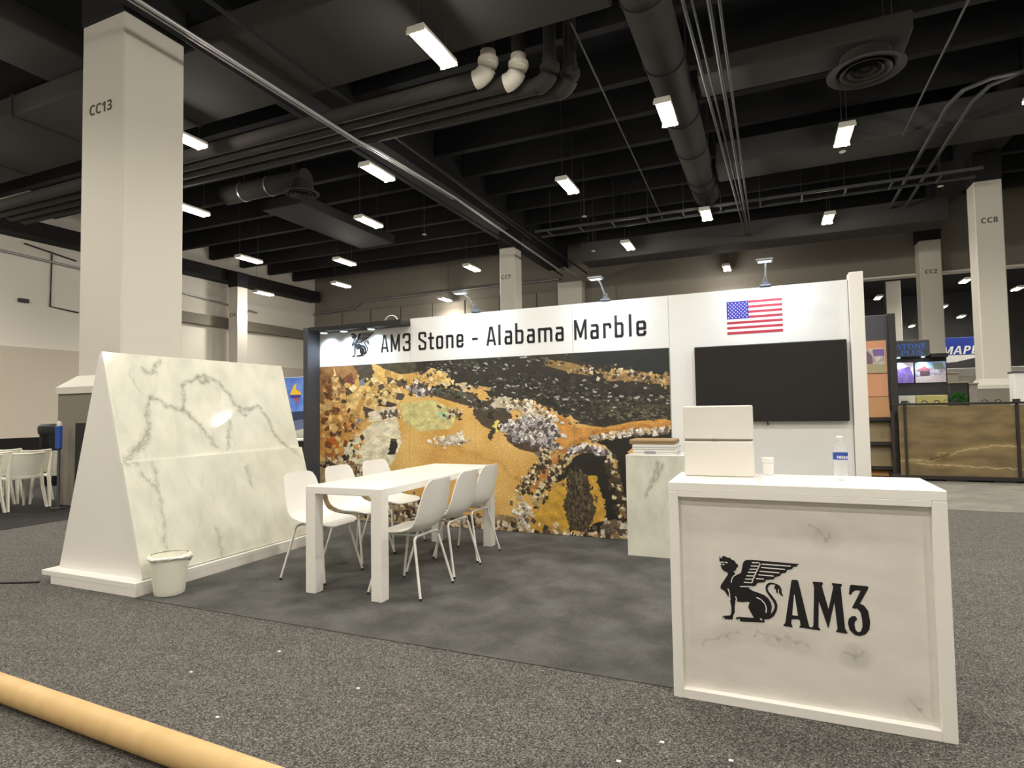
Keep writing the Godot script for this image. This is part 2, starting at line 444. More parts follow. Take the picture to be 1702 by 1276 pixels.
func materials() -> void:
	mat("white", c8(234, 231, 225), 0.45)
	mat("white_gloss", c8(238, 236, 230), 0.3)
	mat("white_plastic", c8(238, 236, 231), 0.38)
	mat("cream_plastic", c8(232, 230, 216), 0.42)
	mat("panel_white", c8(228, 228, 226), 0.5)
	mat("steel_white", c8(226, 226, 220), 0.35)
	mat("black", c8(16, 16, 17), 0.5)
	mat("vinyl", c8(20, 18, 22), 0.45)
	mat("charcoal", c8(62, 64, 70), 0.5)
	mat("rubber", c8(40, 40, 38), 0.8)
	mat("screen_black", c8(12, 12, 13), 0.2)
	mat("column_paint", c8(208, 204, 193), 0.7)
	mat("column_base", c8(128, 122, 110), 0.7)
	mat("code_ink", c8(74, 68, 58), 0.7)
	mat("wall_paint", c8(232, 227, 216), 0.8)
	mat("wall_lower", c8(204, 195, 180), 0.8)
	mat("wall_grey", c8(128, 122, 112), 0.8)
	mat("drape", c8(15, 14, 14), 0.9)
	mat("deck", c8(14, 15, 21), 0.9)
	mat("beam_dark", c8(20, 20, 23), 0.85)
	mat("beam_grey", c8(52, 51, 49), 0.85)
	mat("duct", c8(50, 48, 45), 0.9)
	mat("duct_band", c8(32, 30, 28), 0.7)
	mat("pipe_dark", c8(46, 44, 40), 0.9)
	mat("pipe_white", c8(214, 208, 196), 0.55)
	mat("conduit", c8(150, 150, 150), 0.4, 0.6)
	mat("silver", c8(186, 186, 188), 0.35, 0.5)
	mat("wire", c8(54, 54, 54), 0.6)
	mat("fixture", c8(200, 198, 190), 0.5)
	mat("chrome", c8(190, 192, 196), 0.22, 0.9)
	mat("seam", c8(150, 152, 156), 0.6)
	mat("blue", c8(38, 74, 160), 0.5)
	mat("green", c8(58, 122, 50), 0.8)
	mat("liner", c8(236, 234, 222), 0.3)
	mat("sign_blue", c8(34, 60, 158), 0.5)
	mat("sign_white", c8(240, 240, 240), 0.5)
	mat("dark_board", c8(38, 36, 36), 0.6)
	mat("rack_steel", c8(36, 30, 28), 0.55)
	mat("wood_tan", c8(168, 140, 100), 0.6)
	mat("panel_grey", c8(132, 126, 122), 0.7)
	glow("tube_glow", Color(1.0, 0.93, 0.78), 7.0)
	glow("led_soft", Color(0.88, 0.95, 1.0), 1.0)
	glow("led_glow", Color(0.88, 0.95, 1.0), 4.0)
	tex("carpet", speckle(512, c8(79, 77, 73), 1.8, 21, 0.12, 1), 0.97, 1.5)
	tex("booth_carpet", speckle(512, c8(75, 75, 73), 0.22, 22, 0.5, 1), 0.95, 2.6)
	tex("far_carpet", speckle(256, c8(118, 116, 108), 0.2, 23, 0.2, 1), 0.95, 2.0)
	tex("black_carpet", speckle(256, c8(26, 24, 22), 0.4, 24, 0.1, 1), 0.97, 0.8)
	tex("kraft", clouds(512, 128, c8(206, 174, 122), c8(192, 158, 106), 9, 0.008, 2.0), 0.65, 0.7)
	rng.seed = 8
	tex("marble_upper", marble(1000, 470, "15 989 32 960 94 841 150 698 140 579 178 409 172 392;178 409 246 495 321 541 341 423 335 296 396 236 440 175 470 172 554 243 595 359 623 498 685 539 773 489 824 667 840 836 973 1108;73 919 129 796 143 731;323 514 391 680 472 928;574 654 520 954;253 32 206 181 153 134;440 175 451 270 494 228 480 172;630 538 667 599 736 499", 31, 2.2, 0.5), 0.07)
	tex("marble_lower", marble(1000, 470, "4 -59 20 22 56 29 55 -50;73 97 127 287 128 543 120 807;372 704 369 993;133 29 127 287;973 109 919 15 885 -116;595 138 609 389", 35, 2.0, 0.35), 0.12)
	tex("marble_plain", marble(512, 512, "450 60 430 130 380 200 360 260 330 330 250 420;520 80 470 160 400 260", 51, 2.6, 0.4), 0.3)
	tex("marble_soft", clouds(512, 512, c8(230, 227, 220), c8(222, 218, 210), 57, 0.008, 1.6), 0.42)
	var im := clouds(512, 512, c8(226, 221, 213), c8(217, 212, 204), 57, 0.007, 2.2)
	for line in ["300 690 360 672 420 690 480 686 540 694", "660 720 720 700 760 712 700 726", "100 760 160 700 260 690", "560 120 600 200 640 160", "900 880 960 960"]:
		vein(im, nums(line), c8(176, 172, 166), 6.0, 18.0, 61, 0.12)
	tex("counter_front", im, 0.4)
	var slab := clouds(700, 380, c8(134, 116, 82), c8(104, 90, 64), 71, 0.005, 3.0)
	for line in ["0 800 120 790 200 790 240 740 230 660 300 690 420 620 560 570 640 560 720 590 860 590", "100 830 300 850 600 880 900 900", "950 790 1000 800"]:
		vein(slab, nums(line), c8(196, 178, 136), 7.0, 9.0, 73, 0.22)
	vein(slab, nums("180 760 260 720 300 700"), c8(96, 62, 40), 8.0, 9.0, 74, 0.2)
	tex("slab_brown", slab, 0.3)
	tex("slab_yellow", clouds(300, 120, c8(196, 186, 116), c8(172, 166, 110), 75, 0.012), 0.4)
	tex("tile_peach", clouds(128, 256, c8(206, 150, 110), c8(190, 134, 104), 81, 0.02), 0.5)
	tex("tile_tan", clouds(128, 128, c8(176, 128, 74), c8(140, 98, 56), 82, 0.03, 2.0), 0.5)
	tex("tile_olive", clouds(128, 128, c8(126, 108, 66), c8(96, 82, 58), 83, 0.03, 2.0), 0.5)
	tex("mural", mural_image(), 0.5)
	tex("flag", flag_image(), 0.5)
	# small flat prints seen far off
	var pic := clouds(160, 128, c8(214, 206, 214), c8(140, 130, 160), 91, 0.03)
	var n := noise(4, 0.05)
	fill_poly(pic, nums("0 0 1000 0 1000 260 0 300"), c8(150, 178, 226), 4.0, n)
	fill_poly(pic, nums("60 400 300 200 420 320 560 400 560 420 60 430"), c8(150, 84, 92), 2.0, n)
	fill_poly(pic, nums("580 80 900 60 960 360 620 380"), c8(120, 140, 130), 6.0, n)
	fill_poly(pic, nums("160 430 480 430 480 680 160 700"), c8(96, 70, 78), 2.0, n)
	fill_poly(pic, nums("0 720 1000 640 1000 1000 0 1000"), c8(198, 184, 184), 6.0, n)
	tex("print_house", pic, 0.3)
	var pic2 := clouds(100, 128, c8(150, 120, 190), c8(110, 90, 160), 92, 0.03)
	fill_poly(pic2, nums("0 0 1000 0 1000 180 500 240 0 300"), c8(222, 214, 236), 3.0, n)
	fill_poly(pic2, nums("720 0 1000 0 1000 700"), c8(230, 226, 232), 2.0, n)
	tex("print_room", pic2, 0.3)
	var pic3 := clouds(128, 160, c8(206, 198, 190), c8(150, 140, 140), 93, 0.03)
	fill_poly(pic3, nums("0 200 300 100 480 300 480 640 0 640"), c8(112, 84, 104), 3.0, n)
	fill_poly(pic3, nums("520 0 1000 0 1000 300 520 300"), c8(116, 92, 150), 3.0, n)
	fill_poly(pic3, nums("0 660 1000 640 1000 1000 0 1000"), c8(160, 152, 120), 6.0, n)
	tex("print_villa", pic3, 0.5)
	var ban := clouds(200, 420, c8(80, 120, 214), c8(120, 156, 230), 94, 0.012)
	fill_poly(ban, nums("0 580 1000 560 1000 1000 0 1000"), c8(46, 56, 84), 4.0, n)
	fill_poly(ban, nums("0 740 1000 690 1000 880 0 900"), c8(96, 106, 140), 10.0, n)
	fill_poly(ban, nums("300 900 1000 840 1000 1000 200 1000"), c8(180, 180, 168), 12.0, n)
	fill_poly(ban, nums("300 270 360 210 470 120 540 120 510 190 580 220 700 240 720 290 300 290"), c8(244, 200, 52), 0.0, n, 0.02)
	fill_poly(ban, nums("280 292 720 292 700 330 640 345 400 350 290 330"), c8(70, 62, 150), 0.0, n, 0.02)
	fill_poly(ban, nums("400 350 640 345 640 400 560 440 500 390"), c8(170, 90, 120), 0.0, n, 0.02)
	tex("print_banner", ban, 0.5)

# ------------------------------------------------------------------ hall
const LAMP_ENERGY := 9.4
const LAMP_COLOR := Color(1.0, 0.975, 0.93)
const LAMPS_SEEN := [[-0.2, -1.9, "nearest lit twin-tube fixture, under the wide duct above the stand"], [2.82, -5.58, "lit twin-tube fixture just under the far half of the round duct"], [6.12, -8.17, "lit twin-tube fixture behind the big round air diffuser on the right"],
	[-0.08, -8.32, "lit fixture hanging alone between the silver conduit and the round duct"], [-3.91, -5.52, "lit fixture right beside the bend of the silver conduit"], [-6.37, -8.46, "lit fixture below the smaller round diffuser, left of the silver conduit"],
	[-6.42, -2.3, "lit fixture peeking out from the right edge of the near column, upper one"], [-10.1, -5.41, "long lit fixture at the right edge of the near column, lower one"], [-12.95, -10.06, "lit fixture above and left of the slim far-left column"],
	[-10.1, -11.93, "lit fixture above the stand's left end, upper of two close together"], [-12.89, -15.12, "lit fixture above the stand's left end, lower of two close together"], [-17.3, -14.93, "lit fixture just right of the slim far-left column's top"],
	[-6.28, -15.0, "lit fixture just left of the column marked CC7"], [-10.58, -20.33, "lowest lit fixture, beside the first arm lamp of the stand"], [2.93, -12.3, "lit fixture at the far end of the round duct"],
	[6.33, -14.38, "lit fixture above the flag, left of the column marked CC8"], [0.09, -14.6, "lit fixture above the third arm lamp, right of column CC7"], [3.05, -19.8, "small lit fixture just left of the arm lamp above the flag"]]
const LAMPS_UNSEEN := [[-12.9, -0.4], [-12.9, 4.2], [-17.0, -2.0], [-17.0, 4.0], [11.0, -24.4], [15.0, -24.4], [19.0, -24.4], [-6.4, 4.2], [-0.1, 4.2], [6.2, 4.2], [6.2, -2.0], [2.9, 0.9], [9.2, 0.9], [9.25, -7.6], [-10.0, 0.9], [-3.9, 7.2], [2.9, 7.2], [9.2, 7.2], [-0.1, 10.5], [6.2, 10.5], [12.5, -2.0], [12.5, -8.3], [12.5, 4.2]]
const LAMPS_NEXT_HALL := [[18.2, -45.0], [14.2, -36.5], [10.07, -30.98], [13.14, -27.87], [16.44, -42.0], [16.23, -31.57], [14.4, -46.0], [12.0, -40.0], [19.5, -37.0]]

func make_lamp() -> Node3D:
	var t := thing("ceiling_light", "lit twin-tube fixture", "ceiling light", Vector3.ZERO, "lit fixtures under the hall's ceiling", true)
	var s := st()
	box(s, Vector3(-0.15, 0.04, -0.52), Vector3(0.15, 0.1, 0.52), 0.01)
	for e in [-0.52, 0.5]:
		box(s, Vector3(-0.16, -0.02, e), Vector3(0.16, 0.05, e + 0.02), 0.004)
	obj("housing", s, M.fixture, t)
	for x in [-0.085, 0.085]:
		s = st()
		tube(s, [Vector3(x, 0.0, -0.5), Vector3(x, 0.0, 0.5)], 0.034, 10)
		obj("lamp_tube", s, M.tube_glow, t)
	for z in [-0.42, 0.42]:
		s = st()
		tube(s, [Vector3.ZERO, Vector3(0, 2.5, 0)], 0.006, 5)
		obj("hanging_wire", s, M.wire, t).position = Vector3(0, 0.1, z)
	var l := SpotLight3D.new()
	l.name = "lamp_glow"
	l.light_color = LAMP_COLOR
	l.light_energy = LAMP_ENERGY
	l.light_size = 0.12
	l.spot_angle = 82.0
	l.spot_angle_attenuation = 0.6
	l.spot_range = 60.0
	l.spot_attenuation = 2.0
	l.shadow_enabled = true
	l.position = Vector3(0, -0.1, 0)
	l.rotation.x = -PI / 2
	t.add_child(l, true)
	var side := OmniLight3D.new()           # what the bare tubes send sideways and up
	side.name = "lamp_glow"
	side.light_color = LAMP_COLOR
	side.light_energy = LAMP_ENERGY * 0.26
	side.light_size = 0.12
	side.omni_range = 60.0
	side.omni_attenuation = 2.0
	side.shadow_enabled = true
	side.position = Vector3(0, -0.12, 0)
	t.add_child(side, true)
	return t

func lamps() -> void:
	var proto := make_lamp()
	var first := true
	for a in LAMPS_SEEN:
		var p := Vector3(a[0], 7.0, a[1])
		if first:
			proto.position = p
			tag(proto, a[2])
			first = false
		else:
			dup(proto, p, 0.0, a[2])
	for o in get_children():                 # under the wide duct the wires are short
		if str(o.name).begins_with("ceiling_light") and o.position.z > -3.0 and o.position.z < -1.0 and o.position.x < 2.4:
			for w in o.get_children():
				if str(w.name).begins_with("hanging_wire"):
					w.scale.y = 0.2
	for a in LAMPS_UNSEEN:
		dup(proto, Vector3(a[0], 7.0, a[1]), 0.0, "lit fixture out of the photograph's frame, over the aisles around the stand")
	for a in LAMPS_NEXT_HALL:
		dup(proto, Vector3(a[0], 7.0, a[1]), 0.0, "lit fixture of the next hall, seen through the opening on the right")

func room() -> void:
	O = Vector3.ZERO
	var s := st()
	box(s, Vector3(-20.5, -0.3, -48.5), Vector3(24.5, 0, 14.5), 0.0)
	struct("floor", s, M.carpet)
	s = st()
	box(s, Vector3(-20.5, 9.6, -48.5), Vector3(24.5, 9.9, 14.5), 0.0)
	struct("ceiling", s, M.deck)
	s = st()
	box(s, Vector3(-20.4, 3.86, -48.5), Vector3(-20, 9.6, 14.5), 0.0)
	struct("wall_left", s, M.wall_paint)
	s = st()
	box(s, Vector3(-20.4, 0, -48.5), Vector3(-19.96, 3.86, 14.5), 0.0)
	struct("wall_left_lower", s, M.wall_lower)
	s = st()
	box(s, Vector3(-19.96, 0, -21), Vector3(-19.8, 0.62, 10), 0.0)
	struct("baseboard_left", s, M.drape)
	s = st()
	box(s, Vector3(-20, 0, -21.8), Vector3(6.6, 9.6, -21.4), 0.0)
	struct("wall_back", s, M.wall_grey)
	s = st()
	box(s, Vector3(6.6, 6.36, -21.8), Vector3(24, 9.6, -21.4), 0.0)
	struct("wall_back_header", s, M.wall_grey)
	s = st()
	box(s, Vector3(6.6, 6.30, -21.82), Vector3(24, 6.37, -21.34), 0.0)
	struct("trim_1", s, M.wall_paint)
	for k in 9:                                  # the movable partition's panels
		s = st()
		box(s, Vector3(-19.9 + k * 2.0, 0.02, -21.4), Vector3(-17.96 + k * 2.0, 7.1, -21.3), 0.02)
		obj("partition_panel", s, M.wall_grey, get_node("wall_back"))
	s = st()
	box(s, Vector3(-20.4, 0, 14.1), Vector3(24.4, 9.6, 14.5), 0.0)
	struct("wall_front", s, M.wall_paint)
	s = st()
	box(s, Vector3(24, 0, -48.5), Vector3(24.4, 9.6, 14.5), 0.0)
	struct("wall_right", s, M.wall_paint)
	s = st()
	box(s, Vector3(-20.4, 0, -48.5), Vector3(24.4, 9.6, -48.1), 0.0)
	struct("wall_far", s, M.dark_board)
	# carpets laid on the hall's floor
	O = Vector3(0.165, 0, 0)
	s = st()
	box(s, Vector3(0.165, 0, 0.012), Vector3(5.08, 0.005, 3.05), 0.002)
	single("carpet", s, M.booth_carpet, "smooth dark grey carpet under the stand's table and chairs", "carpet")
	O = Vector3(-19.8, 0, -12)
	s = st()
	box(s, Vector3(-19.8, 0, -12), Vector3(-3.95, 0.004, 9), 0.001)
	single(numbered("carpet"), s, M.black_carpet, "black carpet under the rows of white chairs at the left", "carpet")
	O = Vector3(5.4, 0, -20)
	s = st()
	box(s, Vector3(5.4, 0, -20), Vector3(23, 0.005, -2.95), 0.002)
	single(numbered("carpet"), s, M.far_carpet, "plain lighter grey carpet in front of the brown slab's rack", "carpet")
	# seam and curled edge between aisle carpets at the left
	O = Vector3(-3.9, 0, 3.2)
	s = st()
	tube(s, [Vector3(-3.9, 0.004, 3.45), Vector3(-2.2, 0.004, 3.36), Vector3(-1.3, 0.006, 3.2), Vector3(-0.98, 0.008, 3.06)], 0.008, 6)
	single("carpet_seam", s, M.rubber, "dark seam between two aisle carpets left of the marble display", "seam")

func column(code: String, x0: float, z1: float, w: float, top: float, label: String, base := true, code_y := 6.1, code_x := 0.42) -> void:
	var t := thing("column", label, "column", Vector3(x0 + w / 2, 0, z1 - w / 2))
	var s := st()
	box(s, Vector3(x0, 0.005, z1 - w), Vector3(x0 + w, top, z1), 0.02)
	obj("shaft", s, M.column_paint, t)
	if code:
		s = st()
		box(s, Vector3(x0 - 0.02, top, z1 - w - 0.02), Vector3(x0 + w + 0.02, 8.1 if x0 < 5 else 8.28, z1 + 0.02), 0.02)
		obj("head_block", s, M.beam_dark, t)
	if base:
		var f := 0.2 * w
		var c := Vector3(x0 + w / 2, 0, z1 - w / 2)
		s = st()
		var lv := [[w / 2 + 0.004, 1.96], [w / 2 + f, 1.78], [w / 2 + f, 1.68]]
		for k in 2:
			var a: Array = lv[k]
			var b: Array = lv[k + 1]
			for q in [[1, 1, -1, 1], [-1, 1, -1, -1], [-1, -1, 1, -1], [1, -1, 1, 1]]:
				quad(s, c + Vector3(q[0] * a[0], a[1], q[1] * a[0]), c + Vector3(q[2] * a[0], a[1], q[3] * a[0]), c + Vector3(q[2] * b[0], b[1], q[3] * b[0]), c + Vector3(q[0] * b[0], b[1], q[1] * b[0]), Vector3(q[0] + q[2], 0.4, q[1] + q[3]))
		obj("skirt", s, M.column_paint, t)
		s = st()
		box(s, Vector3(x0 - f + 0.02, 0.005, z1 - w - f + 0.02), Vector3(x0 + w + f - 0.02, 1.7, z1 + f - 0.02), 0.015)
		obj("base_guard", s, M.column_base, t)
	if code:
		lettering("code_letters", code, 0.16 if w > 0.8 else 0.15, Vector3(x0 + w * code_x, code_y, z1 + 0.001), M.code_ink, t, true, 1.05)

func duct_box(label: String, p0: Vector3, p1: Vector3, m: Material, step := 0.0) -> Node3D:
	var t := thing("air_duct", label, "duct", Vector3((p0.x + p1.x) / 2, p0.y, (p0.z + p1.z) / 2))
	var s := st()
	box(s, p0, p1, 0.03)
	obj("casing", s, m, t)
	if step > 0.0:
		var x := p0.x + step
		while x < p1.x - 0.2:
			s = st()
			box(s, Vector3(x, p0.y - 0.015, p0.z - 0.015), Vector3(x + 0.04, p1.y + 0.015, p1.z + 0.015), 0.004)
			obj("flange", s, m, t)
			x += step
	for q in [Vector3(p0.x + 0.3, 0, p0.z + 0.06), Vector3(p1.x - 0.3, 0, p0.z + 0.06), Vector3(p0.x + 0.3, 0, p1.z - 0.06), Vector3(p1.x - 0.3, 0, p1.z - 0.06)]:
		s = st()
		tube(s, [q + Vector3(0, p1.y - 0.02, 0), q + Vector3(0, 9.6, 0)], 0.012, 5)
		obj("hanging_rod", s, M.wire, t)
	return t

func diffuser(t: Node3D, c: Vector3, r: float, up: float) -> void:
	O = t.position
	var s := st()
	lathe(s, c, [Vector2(r, 0.0), Vector2(r, 0.03), Vector2(r * 0.72, 0.1), Vector2(r * 0.6, up)], 36)
	lathe(s, c, [Vector2(r * 0.74, 0.09), Vector2(r * 0.76, 0.02), Vector2(r, 0.0)], 36)
	obj("diffuser_ring", s, M.duct, t)
	for k in 3:
		s = st()
		var a: float = r * [0.66, 0.46, 0.26][k]
		lathe(s, c, [Vector2(a * 0.68, 0.09 + 0.02 * k), Vector2(a, -0.02 + 0.015 * k), Vector2(a, 0.0 + 0.015 * k), Vector2(a * 0.7, 0.11 + 0.02 * k)], 32)
		obj("cone_ring", s, M.duct, t)
	s = st()
	lathe(s, c, [Vector2(0.001, 0.05), Vector2(r * 0.13, 0.06), Vector2(r * 0.1, 0.14)], 20)
	obj("centre_cap", s, M.duct, t)

func ceiling_work() -> void:
	# girders over the column lines and joists across them
	for a in [[-5.28, -4.28, 8.12, "deep dark girder along the ceiling over columns CC13 and CC7"], [9.9, 10.6, 8.3, "dark girder along the ceiling over the columns CC8 and CC2"]]:
		O = Vector3(a[0], a[2], -21.4)
		var s := st()
		box(s, Vector3(a[0], a[2], -21.35), Vector3(a[1], 9.598, 12), 0.02)
		single("girder", s, M.beam_dark, a[3], "girder")
	var k := 0
	for z in [2.2, 0.6, -1.6, -3.8, -5.2, -7.3, -8.9, -10.6, -12.4, -14.2, -16.0, -17.8, -19.6]:
		O = Vector3(0, 8.5, z)
		var s := st()
		box(s, Vector3(-19.9, 8.75, z - 0.11), Vector3(-5.3, 9.6, z + 0.11), 0.01)
		box(s, Vector3(-4.26, 8.75, z - 0.11), Vector3(9.88, 9.6, z + 0.11), 0.01)
		box(s, Vector3(10.62, 8.75, z - 0.11), Vector3(23.9, 9.6, z + 0.11), 0.01)
		single(numbered("ceiling_joist"), s, M.beam_dark, "dark joist running across under the black ceiling", "joist", "dark joists across the ceiling")
	duct_box("wide flat-bottomed grey duct crossing above the nearest lit fixture", Vector3(-16, 7.6, -2.98), Vector3(2.42, 8.05, -1.0), M.duct, 3.1)
	duct_box("box duct left of the near column's top, running away from the camera", Vector3(-8.6, 8.06, -1.6), Vector3(-7.15, 8.5, 6), M.beam_grey)
	diffuser(duct_box("short box duct that ends at the big round diffuser on the right", Vector3(3.42, 7.6, -6.45), Vector3(6.9, 7.95, -5.6), M.duct), Vector3(6.26, 7.3, -6.16), 0.63, 0.42)
	duct_box("long grey box beam across the ceiling behind the right-hand fixture", Vector3(3.38, 7.6, -11.4), Vector3(14, 8.2, -10.1), M.beam_grey)
	duct_box("grey box beam low under the far ceiling, above the stand's header", Vector3(-2.05, 7.0, -17.2), Vector3(9.8, 7.75, -16.0), M.beam_grey)
	duct_box("dim box duct running back beyond the smaller diffuser at the left", Vector3(-9.8, 7.62, -12.5), Vector3(-8.2, 7.95, -7.6), M.beam_dark)
	# round duct of the small diffuser
	var t := thing("round_duct", "short round duct feeding the smaller diffuser at the left", "duct", Vector3(-8, 7.7, -6.42))
	var s := st()
	tube(s, [Vector3(-9.9, 7.72, -6.42), Vector3(-6.9, 7.72, -6.42)], 0.27, 20)
	obj("casing", s, M.duct, t)
	for x in [-9.2, -8.2]:
		s = st()
		tube(s, [Vector3(x, 7.72, -6.42), Vector3(x + 0.05, 7.72, -6.42)], 0.285, 20)
		obj("hanger_band", s, M.conduit, t)
	diffuser(t, Vector3(-7.05, 7.3, -6.42), 0.46, 0.35)
	for x in [-9.2, -7.4]:
		s = st()
		tube(s, [Vector3(x, 7.95, -6.42), Vector3(x, 9.6, -6.42)], 0.012, 5)
		obj("hanging_rod", s, M.wire, t)
	# the big round duct
	t = thing("round_duct", "long round grey duct with dark hanger bands running away above the stand", "duct", Vector3(2.86, 7.75, -5))
	s = st()
	tube(s, [Vector3(2.86, 7.78, 6), Vector3(2.88, 7.78, -3), Vector3(2.93, 7.78, -12.75)], 0.37, 28)
	obj("casing", s, M.duct, t)
	for z in [0.2, -3.0, -4.95, -7.2, -9.0, -11.0, -11.6]:
		s = st()
		var P := arc(Vector3(2.87 - 0.005 * z, 7.78, z), Vector3.RIGHT, Vector3.UP, 0.385, 0.0, -PI, 16)
		P.insert(0, P[0] + Vector3(0, 1.8, 0))
		P.append(P[P.size() - 1] + Vector3(0, 1.8, 0))
		tube(s, P, 0.016, 6)
		obj("hanger_band", s, M.duct_band, t)
	# four insulated pipes with elbows at their right ends
	var ends := [-0.02, 0.43, 0.92, 1.2]
	var zs := [-3.42, -3.75, -4.08, -4.42]
	for i in 4:
		t = thing("insulated_pipe", ["insulated pipe ending in a white elbow, nearest of the four", "insulated pipe ending in a white elbow, second of the four", "dark insulated pipe ending in a dark elbow, third of the four", "dark insulated pipe with the longest run, farthest of the four"][i], "pipe", Vector3(-7, 7.3, zs[i]), "four pipes side by side behind the wide duct")
		s = st()
		tube(s, [Vector3(-16, 7.3, zs[i]), Vector3(ends[i] - 0.2, 7.3, zs[i])], 0.145, 16)
		obj("run", s, M.pipe_dark, t)
		s = st()
		var c := Vector3(ends[i] - 0.2, 7.56, zs[i])
		tube(s, arc(c, Vector3.DOWN, Vector3.RIGHT, 0.26, 0.0, PI / 2, 7), 0.165, 16)
		obj("elbow", s, M.pipe_white if i < 2 else M.pipe_dark, t)
		s = st()
		tube(s, [c + Vector3(0.26, -0.02, 0), c + Vector3(0.26, 0.06, 0)], 0.185, 16)
		tube(s, [c + Vector3(0.26, 0.06, 0), c + Vector3(0.26, 0.2, 0)], 0.14, 16)
		obj("collar", s, M.pipe_white if i < 2 else M.pipe_dark, t)
		s = st()
		tube(s, [c + Vector3(0.26, 0.2, 0), c + Vector3(0.26, 1.15, 0)], 0.12, 14)
		obj("riser", s, M.pipe_dark, t)
	# conduits
	O = Vector3(-3.55, 7.2, -9)
	s = st()
	tube(s, [Vector3(-3.44, 7.12, 4.03), Vector3(-3.41, 7.12, -4.13), Vector3(-3.29, 7.10, -4.72), Vector3(-3.17, 7.10, -8.06), Vector3(-3.36, 7.10, -17.20), Vector3(-3.36, 7.35, -17.89), Vector3(-3.36, 7.40, -20.44)], 0.032, 8)
	tube(s, [Vector3(-3.54, 7.12, 4.03), Vector3(-3.50, 7.12, -4.13), Vector3(-3.37, 7.10, -4.72), Vector3(-3.26, 7.10, -8.06)], 0.022, 8)
	single("conduit", s, M.silver, "bright silver conduit running diagonally across the whole ceiling", "conduit")
	for a in [[3.5, 3.92, 0.03, "thin conduit beside the round duct, left of the bundle"], [3.62, 4.0, 0.02, "thinner conduit beside the round duct, second of the bundle"], [3.84, 4.02, 0.035, "conduit beside the round duct, third of the bundle"], [3.98, 4.1, 0.025, "thin conduit beside the round duct, right of the bundle"]]:
		O = Vector3(a[0], 7.2, -8)
		s = st()
		tube(s, [Vector3(a[0] - 0.14, 7.22, 3), Vector3(a[0] + 0.01, 7.22, -2.8), Vector3(a[1], 7.22, -15.9)], a[2], 6)
		single(numbered("conduit"), s, M.wire, a[3], "conduit")
	for a in [[7.45, 0.02, 0.0, "single thin conduit at the far right of the ceiling"], [8.09, 0.045, 1.0, "conduit that bends right behind the big diffuser, left of a pair"], [8.52, 0.045, 1.0, "conduit that bends right behind the big diffuser, right of a pair"]]:
		O = Vector3(a[0], 7.55, -8)
		s = st()
		if a[2] > 0.0:
			tube(s, [Vector3(a[0] + 3.5, 7.52, -7.7), Vector3(a[0] + 0.5, 7.52, -7.9), Vector3(a[0] + 0.12, 7.52, -8.2), Vector3(a[0], 7.52, -8.8), Vector3(a[0] + 0.1, 7.52, -15.9)], a[1], 8)
		else:
			tube(s, [Vector3(a[0], 7.5, 2), Vector3(a[0] + 0.05, 7.5, -10)], a[1], 6)
		single(numbered("conduit"), s, M.wire, a[3], "conduit")
	for a in [[-4.12, "dark cable beside the silver conduit, left of a pair"], [-2.98, "dark cable beside the silver conduit, right of a pair"]]:
		O = Vector3(a[0], 7.4, -8)
		s = st()
		tube(s, [Vector3(a[0], 7.5, 3), Vector3(a[0], 7.42, -8), Vector3(a[0], 7.5, -20)], 0.035, 6)
		single(numbered("ceiling_cable"), s, M.beam_dark, a[1], "cable")
	# ladder-like cable tray across
	t = thing("cable_tray", "ladder-like cable tray with rungs crossing in front of the far fixtures", "cable tray", Vector3(1, 7.3, -12.9))
	for z in [-12.55, -13.2]:
		s = st()
		box(s, Vector3(-2.6, 7.28, z - 0.02), Vector3(9.7, 7.36, z + 0.02), 0.004)
		obj("rail", s, M.wire, t)
	var x := -2.2
	while x < 9.5:
		s = st()
		box(s, Vector3(x, 7.27, -13.2), Vector3(x + 0.05, 7.3, -12.55), 0.004)
		obj("rung", s, M.wire, t)
		s = st()
		tube(s, [Vector3(x + 0.02, 7.3, -12.9), Vector3(x + 0.02, 8.8, -12.9)], 0.008, 5)
		obj("hanging_rod", s, M.wire, t)
		x += 1.1
	for a in [[-3.6, "thin strut across the dark ceiling left of the round duct"], [1.4, "thin strut across the dark ceiling by the hanging fixture"]]:
		O = Vector3(a[0], 7.8, -6)
		s = st()
		tube(s, [Vector3(a[0] + 0.2, 7.85, -3.4), Vector3(a[0] - 0.1, 7.85, -15)], 0.02, 6)
		single(numbered("ceiling_strut"), s, M.wire, a[1], "strut")
	# silver pipe along the back wall, hanging sprinkler heads
	O = Vector3(-11, 7.2, -20.6)
	s = st()
	tube(s, [Vector3(-19.95, 7.12, -21.25), Vector3(-17.1, 7.23, -21.25), Vector3(-16.4, 7.59, -21.25), Vector3(-4.7, 7.64, -21.25)], 0.05, 8)
	single("conduit", s, M.conduit, "long pale conduit along the top of the far back wall", "conduit").name = numbered("conduit")
	O = Vector3(-19.9, 6.8, -10)
	s = st()
	tube(s, [Vector3(-19.9, 7.3, -2), Vector3(-19.9, 6.95, -12), Vector3(-19.9, 6.6, -17)], 0.045, 8)
	single(numbered("conduit"), s, M.silver, "silver conduit high on the left wall beside the slim column", "conduit")
	O = Vector3(-19.95, 6, -7.5)
	s = st()
	tube(s, [Vector3(-19.95, 7.6, -6.45), Vector3(-19.95, 7.35, -8.2)], 0.03, 6)
	tube(s, [Vector3(-19.95, 7.42, -7.35), Vector3(-19.95, 5.45, -7.32), Vector3(-19.95, 5.36, -8.3)], 0.03, 6)
	single(numbered("conduit"), s, M.wire, "thin bent conduit on the white wall left of the near column", "conduit")
	O = Vector3(-19.96, 5.5, -6.5)
	s = st()
	box(s, Vector3(-20.0, 5.46, -6.62), Vector3(-19.9, 5.6, -6.3), 0.01)
	single("wall_box", s, M.wire, "small grey box on the white wall at the far left", "wall box")
	O = Vector3(-19.9, 5.7, -14)
	s = st()
